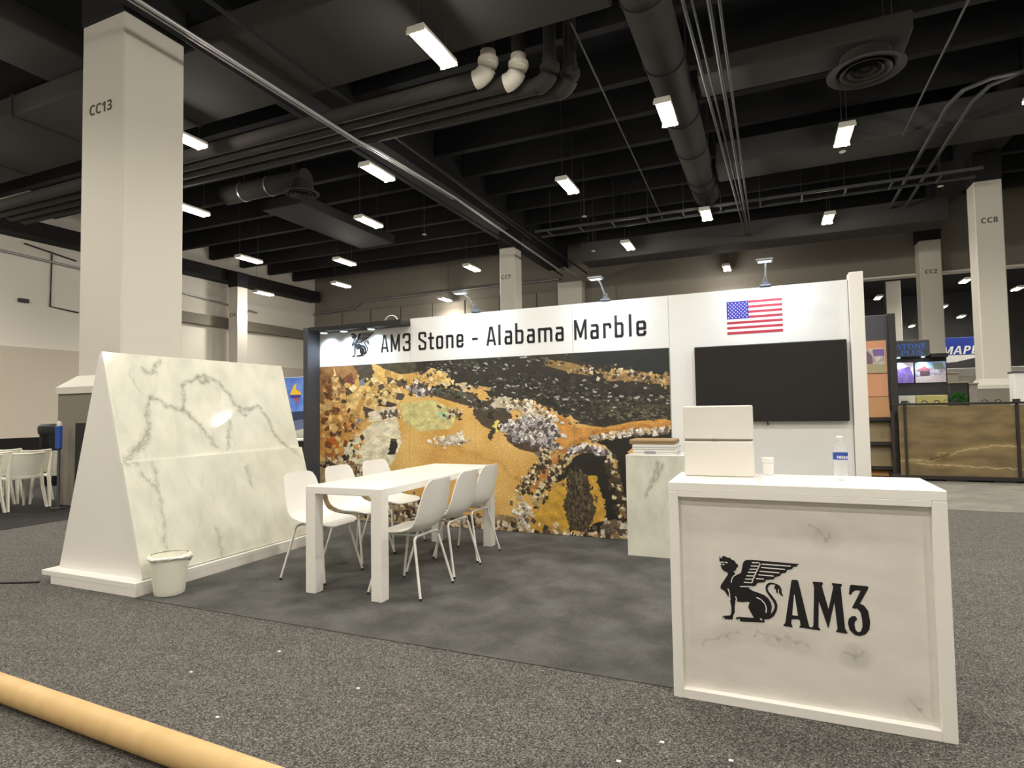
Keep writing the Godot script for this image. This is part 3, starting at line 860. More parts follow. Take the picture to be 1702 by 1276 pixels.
	box(s, Vector3(-20, 5.55, -20.5), Vector3(-19.75, 6.05, -10), 0.02)
	struct("trim_2", s, M.column_base)
	O = Vector3(-19.6, 7.9, -10)
	s = st()
	box(s, Vector3(-19.98, 7.75, -21), Vector3(-19.2, 8.3, 4), 0.02)
	single("ceiling_ledge", s, M.beam_dark, "dark ledge along the top of the left wall", "ledge")
	for a in [[-1.45, -15.67, "right of column CC7 above the header"], [6.25, -9.75, "left of the fixture behind the big diffuser"], [9.0, -13.5, "left of column CC8"], [-6.0, -11.0, "left of the silver conduit"], [-0.6, -11.6, "under the dark ceiling right of the silver conduit"]]:
		t = thing("sprinkler_head", "small sprinkler head on a thin rod, " + a[2], "sprinkler", Vector3(a[0], 7.25, a[1]), "sprinkler heads on thin rods")
		s = st()
		tube(s, [t.position + Vector3(0, 0.03, 0), t.position + Vector3(0, 2.35, 0)], 0.012, 6)
		obj("rod", s, M.wire, t)
		s = st()
		lathe(s, t.position, [Vector2(0.001, 0), Vector2(0.07, 0.01), Vector2(0.075, 0.03), Vector2(0.02, 0.05)], 12)
		obj("plate", s, M.fixture, t)

# ------------------------------------------------------------------ the stand
func glyph(ch: String) -> Array:         # strokes of the narrow square lettering, in widths and cap heights
	match ch:
		"A": return [[0.1, 0, 0.42, 1], [0.58, 1, 0.9, 0], [0.42, 0.97, 0.58, 0.97], [0.24, 0.24, 0.76, 0.24]]
		"M": return [[0.06, 0, 0.06, 1], [0.94, 1, 0.94, 0], [0.1, 0.98, 0.5, 0.12, 0.9, 0.98]]
		"3": return [[0.08, 0.78, 0.08, 0.92, 0.18, 0.98, 0.82, 0.98, 0.92, 0.9, 0.92, 0.6, 0.76, 0.5, 0.92, 0.4, 0.92, 0.1, 0.82, 0.02, 0.18, 0.02, 0.08, 0.1, 0.08, 0.22], [0.4, 0.5, 0.76, 0.5]]
		"S": return [[0.92, 0.76, 0.92, 0.92, 0.82, 0.98, 0.18, 0.98, 0.08, 0.92, 0.08, 0.64, 0.92, 0.38, 0.92, 0.1, 0.82, 0.02, 0.18, 0.02, 0.08, 0.1, 0.08, 0.24]]
		"t": return [[0.4, 0.93, 0.4, 0.08, 0.5, 0.02, 0.95, 0.02], [0.0, 0.64, 0.95, 0.64]]
		"o": return [[0.1, 0.1, 0.1, 0.6, 0.2, 0.68, 0.8, 0.68, 0.9, 0.6, 0.9, 0.1, 0.8, 0.02, 0.2, 0.02, 0.1, 0.1]]
		"n": return [[0.1, 0.0, 0.1, 0.7], [0.1, 0.68, 0.8, 0.68, 0.9, 0.6, 0.9, 0.0]]
		"m": return [[0.06, 0.0, 0.06, 0.7], [0.06, 0.68, 0.88, 0.68, 0.94, 0.6, 0.94, 0.0], [0.5, 0.66, 0.5, 0.0]]
		"e": return [[0.1, 0.34, 0.9, 0.34, 0.9, 0.6, 0.8, 0.68, 0.2, 0.68, 0.1, 0.6, 0.1, 0.1, 0.2, 0.02, 0.8, 0.02, 0.9, 0.1, 0.9, 0.18]]
		"a": return [[0.14, 0.68, 0.8, 0.68, 0.9, 0.6, 0.9, 0.02], [0.9, 0.02, 0.2, 0.02, 0.1, 0.1, 0.1, 0.3, 0.2, 0.38, 0.9, 0.38]]
		"b": return [[0.1, 1.08, 0.1, 0.02], [0.1, 0.02, 0.8, 0.02, 0.9, 0.1, 0.9, 0.6, 0.8, 0.68, 0.1, 0.68]]
		"r": return [[0.12, 0.0, 0.12, 0.7], [0.12, 0.68, 0.85, 0.68, 0.95, 0.6, 0.95, 0.5]]
		"l": return [[0.5, 0.0, 0.5, 1.08]]
		_: return [[0.0, 0.4, 1.0, 0.4]]

func flat_pts(a: Array) -> Array:
	var out := []
	for i in range(0, a.size(), 2):
		out.append(Vector2(a[i], a[i + 1]))
	return out

func emblem(parent: Node, at: Vector3, sc: float, back: Material) -> void:      # the sitting winged sphinx, cut from black vinyl
	var s := st()
	var body := PackedVector2Array()
	for p in nums("0 2980 80 2870 120 2970 190 3010 290 2970 350 2950 460 2940 540 2860 650 2830 700 2730 780 2660 790 2580 710 2510 700 2410 610 2380 580 2400 650 2240 730 2220 850 2280 910 2340 950 2530 990 2740 1050 2850 1150 2910 1400 2930 3260 2910 3160 2790 3040 2780 2990 2670 2790 2610 2740 2490 2550 2440 2500 2330 2310 2270 2240 2160 1920 2100 1880 2000 1580 1940 1490 1800 1300 1750 1190 1670 1380 1560 1620 1500 1830 1430 1990 1310 2090 1150 2130 950 2070 630 2180 790 2240 940 2230 1080 2170 1210 2040 1400 1920 1590 1890 1760 1930 1890 2040 1990 2170 2010 2350 1970 2480 1900 2540 1770 2540 1620 2600 1450 2500 1490 2430 1610 2450 1790 2400 1720 2380 1520 2320 1630 2320 1740 2250 1740 2260 1850 2310 1930 2140 1940 2030 1860 1980 1740 2020 1600 2150 1440 2300 1230 2360 1040 2320 810 2200 560 2010 410 1800 370 1810 230 1630 220 980 170 760 160 680 230 610 260 660 330 770 350 1370 380 1320 490 1220 680 1160 810 1180 930 1230 1040 1150 1070 930 1020 680 1030 630 990 590 810 580 510 510 390 490 210 350 190 150 180 50 200 50 270 130 330 380 370 430 470 450 700 410 990 380 1190 310 1230 240 1350 160 1450 40 1510 0 1590 40 1710 200 1960 340 2180 330 2280 200 2320 100 2400 50 2540 70 2660 0 2760"):
		body.append(p * sc * 0.1)
	prism(s, body, 0.0, 0.0016, at)
	obj("sphinx_emblem", s, M.vinyl, parent)
	s = st()
	for part in "1390 2810 1660 2830 1710 2760 1660 2680 1330 2660;1650 2660 1600 2540 1270 2510;1580 2500 1520 2390 1200 2370;1520 2350 1450 2230 1140 2210;1460 2200 1380 2080 1080 2060;1390 2050 1340 1920 1020 1910;1780 2780 2930 2790;1760 2630 2700 2630;1690 2460 2460 2460;1630 2300 2230 2300;1530 2120 1830 2130;850 1710 1330 1750;480 1860 500 1990 570 2130 690 2220;330 1550 380 1400 390 1190 400 1080;640 1230 680 1140 640 1000;1520 1290 1690 1230 1850 1060 1900 870 1880 680;1640 380 1700 330;110 240 110 190;740 260 780 180;40 2720 190 2730;250 2730 330 2720;110 2630 200 2620".split(";"):
		var ps := []
		for p in nums(part):
			ps.append(p * sc * 0.1)
		stroke(s, ps, 0.0044 * sc, 0.0012, 0.0021, at, 0.0012 * sc)
	obj("emblem_gaps", s, back, parent)

func stand_wall() -> void:
	var t := thing("display_wall", "white back wall of the stand with the quarry mural and lettered header", "display wall", Vector3(2.2, 0, 0))
	var s := st()
	var xs := [-0.8, 0.57, 2.585, 3.58, 5.14]
	for k in 4:                                  # white panels, a fine joint between them
		s = st()
		box(s, Vector3(xs[k] + 0.0015, 0.005, -0.05), Vector3(xs[k + 1] - 0.0015, 2.345 if k == 0 else 2.435, 0.0), 0.001)
		obj("wall_panel", s, M.panel_white, t)
	var mx := [-0.795, 0.55, 1.42, 2.585, 3.577]
	for k in 4:                                  # the mural hangs in four lengths
		s = st()
		var a: float = mx[k] + (0.0 if k == 0 else 0.001)
		var b: float = mx[k + 1] - 0.001
		var u0: float = (mx[k] + 0.795) / 4.372
		var u1: float = (mx[k + 1] + 0.795) / 4.372
		var z := 0.006
		for q in [[0, 1, 2], [0, 2, 3]]:
			for i in q:
				var px: float = [a, b, b, a][i]
				var py: float = [1.916, 1.916, 0.008, 0.008][i]
				vtx(s, Vector3(px, py, z), Vector3.BACK, Vector2([u0, u1, u1, u0][i], [0.0, 0.0, 1.0, 1.0][i]))
		obj("mural", s, M.mural, t)
	s = st()
	box(s, Vector3(-0.87, 0, -0.05), Vector3(-0.797, 2.40, 0.22), 0.004)
	obj("side_post", s, M.charcoal, t)
	s = st()
	box(s, Vector3(-0.797, 2.345, -0.05), Vector3(0.57, 2.405, 0.2), 0.004)
	obj("top_rail", s, M.black, t)
	s = st()
	box(s, Vector3(5.142, 0, -0.08), Vector3(5.252, 2.485, 0.07), 0.004)
	obj("end_post", s, M.white, t)
	var fl := st()
	face(fl, Vector3(4.124, 2.321, 0.003), Vector3(4.606, 2.321, 0.003), Vector3(4.606, 2.009, 0.003), Vector3(4.124, 2.009, 0.003))
	obj("flag_print", fl, M.flag, t)
	emblem(t, Vector3(-0.297, 2.0, 0.0), 1.06, M.panel_white)
	for g in "A 148 256;M 295 417;3 469 567;S 689 785;t 826 889;o 930 1014;n 1062 1150;e 1199 1279;- 1404 1461;A 1578 1692;l 1723 1752;a 1804 1886;b 1933 2021;a 2071 2153;m 2202 2356;a 2399 2483;M 2609 2737;a 2785 2864;r 2921 2995;b 3042 3124;l 3182 3213;e 3263 3353".split(";"):
		var q := g.split(" ")
		var a := float(q[1]) / 1000.0
		var w := (float(q[2]) - float(q[1])) / 1000.0
		s = st()
		for sk in glyph(q[0]):
			var ps := []
			for p in flat_pts(sk):
				ps.append(Vector2(p.x * w, p.y * 0.196))
			stroke(s, ps, 0.024 if q[0] in "AM" else 0.027, 0.0, 0.003, Vector3(a, 2.06, 0.0), 0.008)
		obj("letter", s, M.vinyl, t)
	# puck lamps under the left rail
	var n := 0
	for x in [-0.62, -0.31, 0.1]:
		var p := Vector3(x, 2.325, 0.13)
		t = thing("puck_light", ["lit puck lamp under the black rail, leftmost of three", "lit puck lamp under the black rail, above the sphinx", "lit puck lamp under the black rail, above the letters AM3"][n], "lamp", p, "puck lamps under the header's black rail")
		s = st()
		lathe(s, p, [Vector2(0.001, 0.0), Vector2(0.045, 0.0), Vector2(0.05, 0.006), Vector2(0.05, 0.02), Vector2(0.001, 0.02)], 20)
		obj("housing", s, M.white, t)
		s = st()
		lathe(s, p, [Vector2(0.001, -0.004), Vector2(0.036, -0.003), Vector2(0.04, 0.001)], 18)
		obj("lens", s, M.led_glow, t)
		spot(t, Vector3(0, -0.02, 0.0), Vector3(x, 1.9, 0.0), 0.42, 62.0, 0.03)
		n += 1
	n = 0
	for x in [1.45, 2.95, 4.47]:
		var p := Vector3(x, 2.435, -0.03)
		t = thing("arm_lamp", ["arm lamp on the header above the word Stone, head tilted left", "arm lamp on the header above the word Marble", "arm lamp on the header above the flag"][n], "lamp", p, "arm lamps along the header's top")
		s = st()
		box(s, Vector3(x - 0.05, 2.437, -0.045), Vector3(x + 0.05, 2.46, 0.03), 0.004)
		lathe(s, Vector3(x, 2.46, 0.0), [Vector2(0.03, 0), Vector2(0.024, 0.03), Vector2(0.012, 0.06), Vector2(0.001, 0.06)], 14)
		obj("clamp", s, M.charcoal, t)
		s = st()
		tube(s, [Vector3(x, 2.48, 0.0), Vector3(x + 0.005, 2.58, 0.2), Vector3(x + 0.008, 2.605, 0.36)], 0.009, 8)
		obj("arm", s, M.conduit, t)
		s = st()
		box(s, Vector3(x - 0.07, 2.588, 0.33), Vector3(x + 0.07, 2.612, 0.43), 0.006)
		obj("head", s, M.chrome, t)
		s = st()
		box(s, Vector3(x - 0.055, 2.584, 0.345), Vector3(x + 0.055, 2.589, 0.415), 0.001)
		obj("lens", s, M.led_soft, t)
		spot(t, Vector3(0, 2.565, 0.38) - Vector3(0, 2.435, -0.03), Vector3(x, 2.2, 0.0), 0.55, 75.0, 0.05)
		n += 1
	O = Vector3(0.28, 2.4, -0.05)
	s = st()
	tube(s, arc(Vector3(0.28, 2.40, -0.03), Vector3.RIGHT, Vector3.UP, 0.1, 0.0, PI, 12), 0.008, 8)
	single("cable_loop", s, M.steel_white, "white cable loop rising above the black rail, over the letters AM3", "cable")
	# television
	t = thing("television", "large black flat television on the wall below the flag", "television", Vector3(4.465, 1.18, 0))
	s = st()
	box(s, Vector3(3.822, 1.184, 0.012), Vector3(5.109, 1.902, 0.055), 0.006)
	obj("casing", s, M.black, t)
	s = st()
	box(s, Vector3(3.834, 1.2, 0.05), Vector3(5.097, 1.892, 0.0565), 0.0005)
	obj("screen", s, M.screen_black, t)
	s = st()
	box(s, Vector3(4.2, 1.3, 0.0), Vector3(4.8, 1.7, 0.02), 0.0)
	obj("wall_mount", s, M.black, t)
	s = st()
	tube(s, [Vector3(4.445, 1.19, 0.03), Vector3(4.45, 1.15, 0.03), Vector3(4.462, 1.165, 0.03)], 0.006, 6)
	obj("cable_end", s, M.black, t)

func spot(parent: Node3D, at: Vector3, target: Vector3, e: float, angle: float, size: float) -> void:
	var l := SpotLight3D.new()
	l.name = "lamp_glow"
	l.light_color = Color(0.84, 0.93, 1.0)
	l.light_energy = e * SPOT_GAIN
	l.spot_angle = angle
	l.spot_attenuation = 2.0
	l.spot_range = 30.0
	l.light_size = size
	l.shadow_enabled = true
	parent.add_child(l, true)
	l.position = at
	l.basis = Basis.looking_at(target - parent.position - at, Vector3.BACK)

const SPOT_GAIN := 1.0

func marble_stand() -> void:
	var t := thing("marble_display", "tall white leaning display faced with two veined marble slabs", "display stand", Vector3(-0.41, 0, 2.03))
	var s := st()
	box(s, Vector3(-0.866, 0, 1.031), Vector3(0.159, 0.066, 3.039), 0.002)
	obj("plinth", s, M.white, t)
	s = st()
	box(s, Vector3(-0.985, 0.062, 1.03), Vector3(0.16, 0.103, 3.04), 0.003)
	obj("plinth_top", s, M.white_gloss, t)
	s = st()
	prism(s, PackedVector2Array([Vector2(-0.919, 0.103), Vector2(0.078, 0.103), Vector2(-0.385, 1.812), Vector2(-0.45, 1.812)]), 1.06, 2.946)
	obj("carcass", s, M.white, t)
	# slabs lean on the carcass: along = down the slope
	var p0 := Vector3(0.115, 0.105, 0)
	var p1 := Vector3(-0.375, 1.845, 0)
	var dir := (p1 - p0).normalized()
	var nrm := Vector3(dir.y, -dir.x, 0)
	for k in 2:
		s = st()
		var a: float = 0.0 if k == 0 else 0.497
		var b: float = 0.497 if k == 0 else 1.0
		var lift := 0.016 if k == 0 else 0.002
		var q := []
		for e in [[b, 2.968], [b, 1.085], [a, 1.085], [a, 2.968]]:
			var pp := p0.lerp(p1, e[0])
			q.append(Vector3(pp.x, pp.y, e[1]) + nrm * lift)
		if k == 0:
			q[1].z = 1.06; q[2].z = 1.06
		face(s, q[0], q[1], q[2], q[3])
		var slab := obj("marble_slab", s, M.marble_upper if k == 1 else M.marble_lower, t)
		tag(slab, "upper marble slab with jagged grey veins" if k == 1 else "lower marble slab with faint veins")
		s = st()
		var th := nrm * 0.024
		for i in 4:
			var j := (i + 1) % 4
			quad(s, q[i], q[j], q[j] - th, q[i] - th, (q[i] + q[j]) / 2.0 - (q[0] + q[2]) / 2.0)
		quad(s, q[0] - th, q[1] - th, q[2] - th, q[3] - th, -nrm)
		obj("slab_edge", s, M.white_gloss, slab)
	s = st()
	box(s, Vector3(-0.45, 1.808, 1.07), Vector3(-0.378, 1.826, 2.944), 0.004)
	obj("top_cap", s, M.white_gloss, t)

func bin() -> void:
	var c := Vector3(0.312, 0.005, 2.885)
	var t := thing("waste_bin", "small white round waste bin with a clear liner by the marble display", "waste bin", c)
	var s := st()
	var prof := []
	for k in 9:
		var v := k / 8.0
		prof.append(Vector2(lerpf(0.1, 0.134, v) + (0.0016 if k % 2 == 1 else 0.0), 0.27 * v + 0.004))
	prof.push_front(Vector2(0.001, 0.0))
	prof.insert(1, Vector2(0.094, 0.0))
	prof.append(Vector2(0.142, 0.278)); prof.append(Vector2(0.139, 0.286)); prof.append(Vector2(0.131, 0.28)); prof.append(Vector2(0.1, 0.02)); prof.append(Vector2(0.001, 0.02))
	lathe(s, c, prof, 36)
	obj("bucket", s, M.cream_plastic, t)
	s = st()
	var P := []
	var n := noise(5, 0.9, 2)
	for j in 7:
		var row := PackedVector3Array()
		for i in 49:
			var a := -TAU * (i % 48) / 48.0
			var sag: float = 0.5 + 0.5 * cos(a + 2.2)
			var y := 0.291 - (0.0 if j < 2 else (j - 1) / 5.0 * (0.02 + 0.1 * sag * sag))
			var r: float = [0.13, 0.14, 0.145, 0.147, 0.148, 0.147, 0.144][j] + n.get_noise_2d(i % 48, j * 3.0) * 0.009 + (0.016 * sag if j > 2 else 0.0) * sin(j * 0.7)
			row.append(c + Vector3(cos(a) * r, y + n.get_noise_2d((i % 48) * 1.7, 40.0) * 0.008, sin(a) * r))
		P.append(row)
	grid(s, P)
	obj("bag_liner", s, M.liner, t)

func table() -> void:
	var t := thing("dining_table", "long white square-legged table in the middle of the stand", "table", Vector3(1.614, 0, 1.58))
	var s := st()
	box(s, Vector3(1.275, 0.735, 0.644), Vector3(1.953, 0.79, 2.514), 0.004)
	obj("tabletop", s, M.white_gloss, t)
	for x in [1.275, 1.863]:
		for z in [0.644, 2.424]:
			s = st()
			box(s, Vector3(x, 0.005, z), Vector3(x + 0.09, 0.74, z + 0.09), 0.004)
			obj("leg", s, M.white, t)

func make_chair() -> Node3D:
	var t := thing("shell_chair", "white shell chair", "chair", Vector3.ZERO, "white shell chairs around the table", true)
	# profile of the one-piece shell: height, depth, half width, how far its edges curl
	var key := [[0.832, -0.262, 0.118, 0.006], [0.815, -0.262, 0.158, 0.012], [0.77, -0.256, 0.182, 0.022], [0.69, -0.243, 0.198, 0.03], [0.6, -0.226, 0.209, 0.036], [0.525, -0.204, 0.213, 0.04], [0.475, -0.172, 0.213, 0.042], [0.447, -0.122, 0.213, 0.04], [0.437, -0.05, 0.215, 0.03], [0.438, 0.04, 0.217, 0.02], [0.445, 0.12, 0.212, 0.012], [0.444, 0.18, 0.2, 0.004], [0.434, 0.212, 0.172, 0.0], [0.424, 0.222, 0.12, -0.002]]
	var front := []
	var back := []
	var m := key.size()
	for j in m:
		var k0: Array = key[maxi(j - 1, 0)]
		var k1: Array = key[mini(j + 1, m - 1)]
		var k: Array = key[j]
		var tan := Vector3(0, k1[0] - k0[0], k1[1] - k0[1]).normalized()
		var nrm := Vector3(0, tan.z, -tan.y)           # towards the sitter
		if nrm.y < 0 and nrm.z < 0: nrm = -nrm
		var a := PackedVector3Array()
		var b := PackedVector3Array()
		for i in 13:
			var u := (i - 6) / 6.0
			var p: Vector3 = Vector3(u * k[2], k[0], k[1]) + nrm * k[3] * (u * u)
			a.append(p + nrm * 0.004)
			b.append(p - nrm * 0.004)
		front.append(a)
		back.append(b)
	var s := st()
	grid(s, front)
	grid(s, back, true)
	for j in m - 1:
		quad(s, front[j][0], front[j + 1][0], back[j + 1][0], back[j][0], Vector3.LEFT)
		quad(s, front[j][12], front[j + 1][12], back[j + 1][12], back[j][12], Vector3.RIGHT)
	for i in 12:
		quad(s, front[0][i], front[0][i + 1], back[0][i + 1], back[0][i], Vector3.UP)
		quad(s, front[m - 1][i], front[m - 1][i + 1], back[m - 1][i + 1], back[m - 1][i], Vector3.FORWARD * -1.0)
	obj("seat_shell", s, M.white_plastic, t)
	for z in [-1.0, 1.0]:
		for x in [-1.0, 1.0]:
			s = st()
			var foot := Vector3(x * 0.232, 0.012, z * 0.222)
			var knee := Vector3(x * 0.165, 0.385, z * 0.135)
			var pts := [foot, knee]
			for q in 5:
				var w := (q + 1) / 5.0
				pts.append(knee + Vector3(-x * 0.045 * w * w, 0.035 * (1.0 - (1.0 - w) * (1.0 - w)), -z * 0.006 * w))
			tube(s, pts, 0.0095, 10)
			var leg := obj("leg", s, M.steel_white, t)
			s = st()
			tube(s, [foot - Vector3(0, 0.0115, 0), foot + Vector3(0, 0.006, 0)], 0.0105, 10)
			obj("foot_cap", s, M.rubber, leg)
		s = st()
		tube(s, [Vector3(-0.12, 0.42, z * 0.129), Vector3(0.12, 0.42, z * 0.129)], 0.0095, 10)
		obj("crossbar", s, M.steel_white, t)
	for x in [-0.1, 0.1]:
		s = st()
		tube(s, [Vector3(x, 0.42, -0.128), Vector3(x, 0.42, 0.128)], 0.008, 8)
		obj("seat_support", s, M.steel_white, t)
	return t

func chairs() -> void:
	var c := make_chair()
	c.position = Vector3(1.06, 0.005, 2.085)
	c.rotation.y = PI / 2
	tag(c, "white shell chair nearest the waste bin, facing the table from the left")
	dup(c, Vector3(0.975, 0.005, 1.50), PI / 2 - 0.03, "white shell chair between two others on the marble display's side of the table")
	dup(c, Vector3(0.945, 0.005, 0.925), PI / 2 - 0.14, "white shell chair on the table's left side nearest the mural")
	dup(c, Vector3(1.962, 0.005, 2.15), -PI / 2, "white shell chair seen from behind, nearest the camera on the table's right side")
	dup(c, Vector3(1.92, 0.005, 1.59), -PI / 2, "white shell chair seen from behind, middle one on the table's right side")
	dup(c, Vector3(1.87, 0.005, 1.08), -PI / 2, "white shell chair seen from behind, at the mural end of the table's right side")

func counters() -> void:
	var t := thing("reception_counter", "white reception counter with a framed front and black sphinx emblem", "counter", Vector3(4.56, 0, 2.9))
	var s := st()
	box(s, Vector3(4.019, 0.94, 2.677), Vector3(5.099, 0.983, 3.13), 0.003)
	obj("countertop", s, M.white_gloss, t)
	for a in [[4.019, 4.062], [5.046, 5.099]]:
		s = st()
		box(s, Vector3(a[0], 0.0, 2.69), Vector3(a[1], 0.94, 3.13), 0.003)
		obj("side_panel", s, M.white, t)
	s = st()
	box(s, Vector3(4.062, 0.0, 2.72), Vector3(5.046, 0.045, 3.13), 0.003)
	obj("bottom_rail", s, M.white, t)
	s = st()
	box(s, Vector3(4.062, 0.915, 2.72), Vector3(5.046, 0.942, 3.13), 0.002)
	obj("top_rail", s, M.white, t)
	s = st()
	face(s, Vector3(4.062, 0.93, 3.1), Vector3(5.046, 0.93, 3.1), Vector3(5.046, 0.03, 3.1), Vector3(4.062, 0.03, 3.1))
	quad(s, Vector3(4.062, 0.93, 3.08), Vector3(5.046, 0.93, 3.08), Vector3(5.046, 0.03, 3.08), Vector3(4.062, 0.03, 3.08), Vector3.FORWARD)
	obj("front_panel", s, M.counter_front, t)
	emblem(t, Vector3(4.234, 0.352, 3.1), 1.0, M.white)
	for a in ["2950 2190 3000 2210 3160 2220 3210 2190 3560 360 3590 270 3680 260 3710 290 3740 380 3820 1980 3770 2190 3810 2210 4140 2220 4170 2170 4120 2050 4340 1110 4550 2070 4490 2190 4520 2220 4870 2220 4880 2160 4830 2060 4930 380 5020 210 4990 170 4590 190 4590 230 4650 320 4570 1420 4320 340 4290 330 3980 1390 3930 320 4010 200 3990 170 3190 200 3190 230 3240 290 3220 510 3160 540 2930 520 2890 480 2880 320 2930 200 2900 170 2570 180 2560 220 2640 320", "5220 2220 5800 2220 5850 2180 5830 2110 5510 1470 5660 1410 5800 1210 5860 770 5820 450 5680 240 5460 130 5270 160 5100 330 5040 600 5080 800 5200 920 5320 940 5390 840 5370 770 5310 730 5280 580 5320 360 5420 280 5510 340 5570 520 5570 810 5520 1120 5400 1270 5260 1240 5220 1300 5260 1360 5560 2010 5380 2010 5270 1930 5190 1800 5120 1820 5170 2170"]:
		s = st()
		var ps := PackedVector2Array()
		for p in nums(a):
			ps.append(p * 0.1)
		prism(s, ps, 0.0, 0.0016, Vector3(4.234, 0.352, 3.1))
		obj("letter", s, M.vinyl, t)
	s = st()
	var hs := PackedVector2Array()
	for p in nums("3030 1580 3050 1570 3150 690 2930 690"):
		hs.append(p * 0.1)
	prism(s, hs, 0.001, 0.002, Vector3(4.234, 0.352, 3.1))
	obj("letter_gap", s, M.marble_soft, t)
	# two white stone blocks stacked on it
	for k in 2:
		O = Vector3(4.225, 0.983 + k * 0.178, 2.78)
		s = st()
		var y: float = [0.984, 1.168][k]
		var yt: float = [1.158, 1.335][k]
		box(s, Vector3(4.06, y, 2.74), Vector3(4.388, yt, 2.86), 0.006)
		single(numbered("stone_block"), s, M.marble_soft, ["pale stone block standing on the reception counter, lower of two", "pale stone block stacked on another, upper of two, before the television"][k], "stone block", "two pale stone blocks on the counter")
	O = Vector3(4.225, 1.158, 2.8)
	s = st()
	box(s, Vector3(4.065, 1.158, 2.75), Vector3(4.384, 1.168, 2.852), 0.001)
	lathe(s, Vector3(4.21, 1.157, 2.853), [Vector2(0.001, 0.0), Vector2(0.007, 0.0), Vector2(0.007, 0.012), Vector2(0.001, 0.012)], 10)
	single("spacer_strip", s, M.column_base, "grey strip in the gap between the two pale stone blocks", "spacer")
	# bottle
	var c := Vector3(4.757, 0.983, 2.87)
	t = thing("water_bottle", "clear plastic water bottle with a blue label on the reception counter", "bottle", c)
	s = st()
	lathe(s, c, [Vector2(0.001, 0.003), Vector2(0.024, 0.001), Vector2(0.031, 0.008), Vector2(0.028, 0.02), Vector2(0.031, 0.034), Vector2(0.028, 0.046), Vector2(0.0305, 0.06), Vector2(0.0285, 0.075), Vector2(0.0305, 0.09), Vector2(0.0305, 0.13), Vector2(0.029, 0.145), Vector2(0.02, 0.168), Vector2(0.0135, 0.18), Vector2(0.0128, 0.186)], 28)
	var pet := mat("clear_plastic", Color(0.95, 0.97, 0.98, 0.16), 0.05)
	pet.transparency = BaseMaterial3D.TRANSPARENCY_ALPHA
	obj("bottle_body", s, pet, t)
	s = st()
	lathe(s, c, [Vector2(0.001, 0.186), Vector2(0.0145, 0.186), Vector2(0.0145, 0.2), Vector2(0.0135, 0.202), Vector2(0.001, 0.202)], 20)
	obj("cap", s, M.white, t)
	s = st()
	lathe(s, c, [Vector2(0.0311, 0.096), Vector2(0.0311, 0.128)], 28)
	obj("label_band", s, M.blue, t)
	for a in [["FRESH", 0.0]]:
		var tm := lettering("label_letters", a[0], 0.013, c + Vector3(0.006, 0.107, 0.0306), M.sign_white, t, true, 0.85)
		(tm.mesh as TextMesh).depth = 0.001
	# card box behind the blocks
	O = Vector3(4.46, 0.983, 2.56)
	s = st()
	box(s, Vector3(4.425, 0.983, 2.70), Vector3(4.475, 1.045, 2.74), 0.002)
	box(s, Vector3(4.42, 1.045, 2.70), Vector3(4.478, 1.07, 2.742), 0.002)
	single("card_box", s, M.panel_white, "small white box beside the pale stone blocks on the counter", "box")
	# small marble counter by the wall
	t = thing("side_counter", "small marble-clad counter against the wall, holding the sample boxes", "counter", Vector3(3.56, 0, 0.42))
	s = st()
	face(s, Vector3(3.255, 0.9, 0.61), Vector3(3.9, 0.9, 0.61), Vector3(3.9, 0.005, 0.61), Vector3(3.255, 0.005, 0.61))
	quad(s, Vector3(3.255, 0.9, 0.595), Vector3(3.9, 0.9, 0.595), Vector3(3.9, 0.005, 0.595), Vector3(3.255, 0.005, 0.595), Vector3.FORWARD)
	obj("marble_front", s, M.marble_plain, t)
	s = st()
	box(s, Vector3(3.257, 0.005, 0.2), Vector3(3.898, 0.898, 0.6), 0.002)
	obj("carcass", s, M.white, t)
	s = st()
	box(s, Vector3(3.255, 0.896, 0.195), Vector3(3.9, 0.905, 0.612), 0.002)
	obj("countertop", s, M.white_gloss, t)
	var y0 := 0.905
	for a in [[3.315, 3.7, 0.044, M.white, "white sample binder lying lowest on the small marble counter", "sample_binder"], [3.31, 3.7, 0.05, M.panel_white, "white sample binder lying between another binder and the tan box", "sample_binder"], [3.285, 3.69, 0.045, M.wood_tan, "flat tan sample box topping the pile on the marble counter", "sample_box"]]:
		t = thing(a[5], a[4], "binder" if a[5] == "sample_binder" else "box", Vector3((a[0] + a[1]) / 2, y0, 0.44), "sample boxes piled on the small counter")
		s = st()
		box(s, Vector3(a[0], y0, 0.3), Vector3(a[1], y0 + a[2] - 0.002, 0.58), 0.006)
		obj("case", s, a[3], t)
		s = st()
		box(s, Vector3(a[0] + 0.004, y0 + a[2] * 0.42, 0.295), Vector3(a[1] + 0.004, y0 + a[2] * 0.5, 0.583), 0.001)
		obj("lid_line", s, M.rack_steel if a[5] == "sample_box" else M.seam, t)
		if a[2] == 0.044:
			s = st()
			box(s, Vector3(3.42, y0 + 0.01, 0.58), Vector3(3.52, y0 + 0.032, 0.584), 0.001)
			obj("spine_label", s, M.seam, t)
		y0 += a[2]
	# hollow paper tube across the aisle in front
	var e0 := Vector3(0.2, 0.056, 4.278)
	var e1 := Vector3(3.3, 0.056, 4.406)
	t = thing("paper_tube", "long brown kraft paper tube lying across the aisle in the foreground", "tube", Vector3(1.75, 0, 4.34))
	s = st()
	tube(s, [e0, e0.lerp(e1, 0.33), e0.lerp(e1, 0.66), e1], 0.056, 36, false)
	obj("paper_wall", s, M.kraft, t)
	s = st()
	var P := []
	for q in 14:                                 # the wrapper's free edge winds slowly along
		var w := q / 13.0
		var a := lerpf(1.1, 0.55, w)
		P.append(e0.lerp(e1, 0.52 + 0.4 * w) + Vector3(0, sin(a), -cos(a)) * 0.0562)
	tube(s, P, 0.0012, 5)
	obj("wrapper_edge", s, M.wood_tan, t)
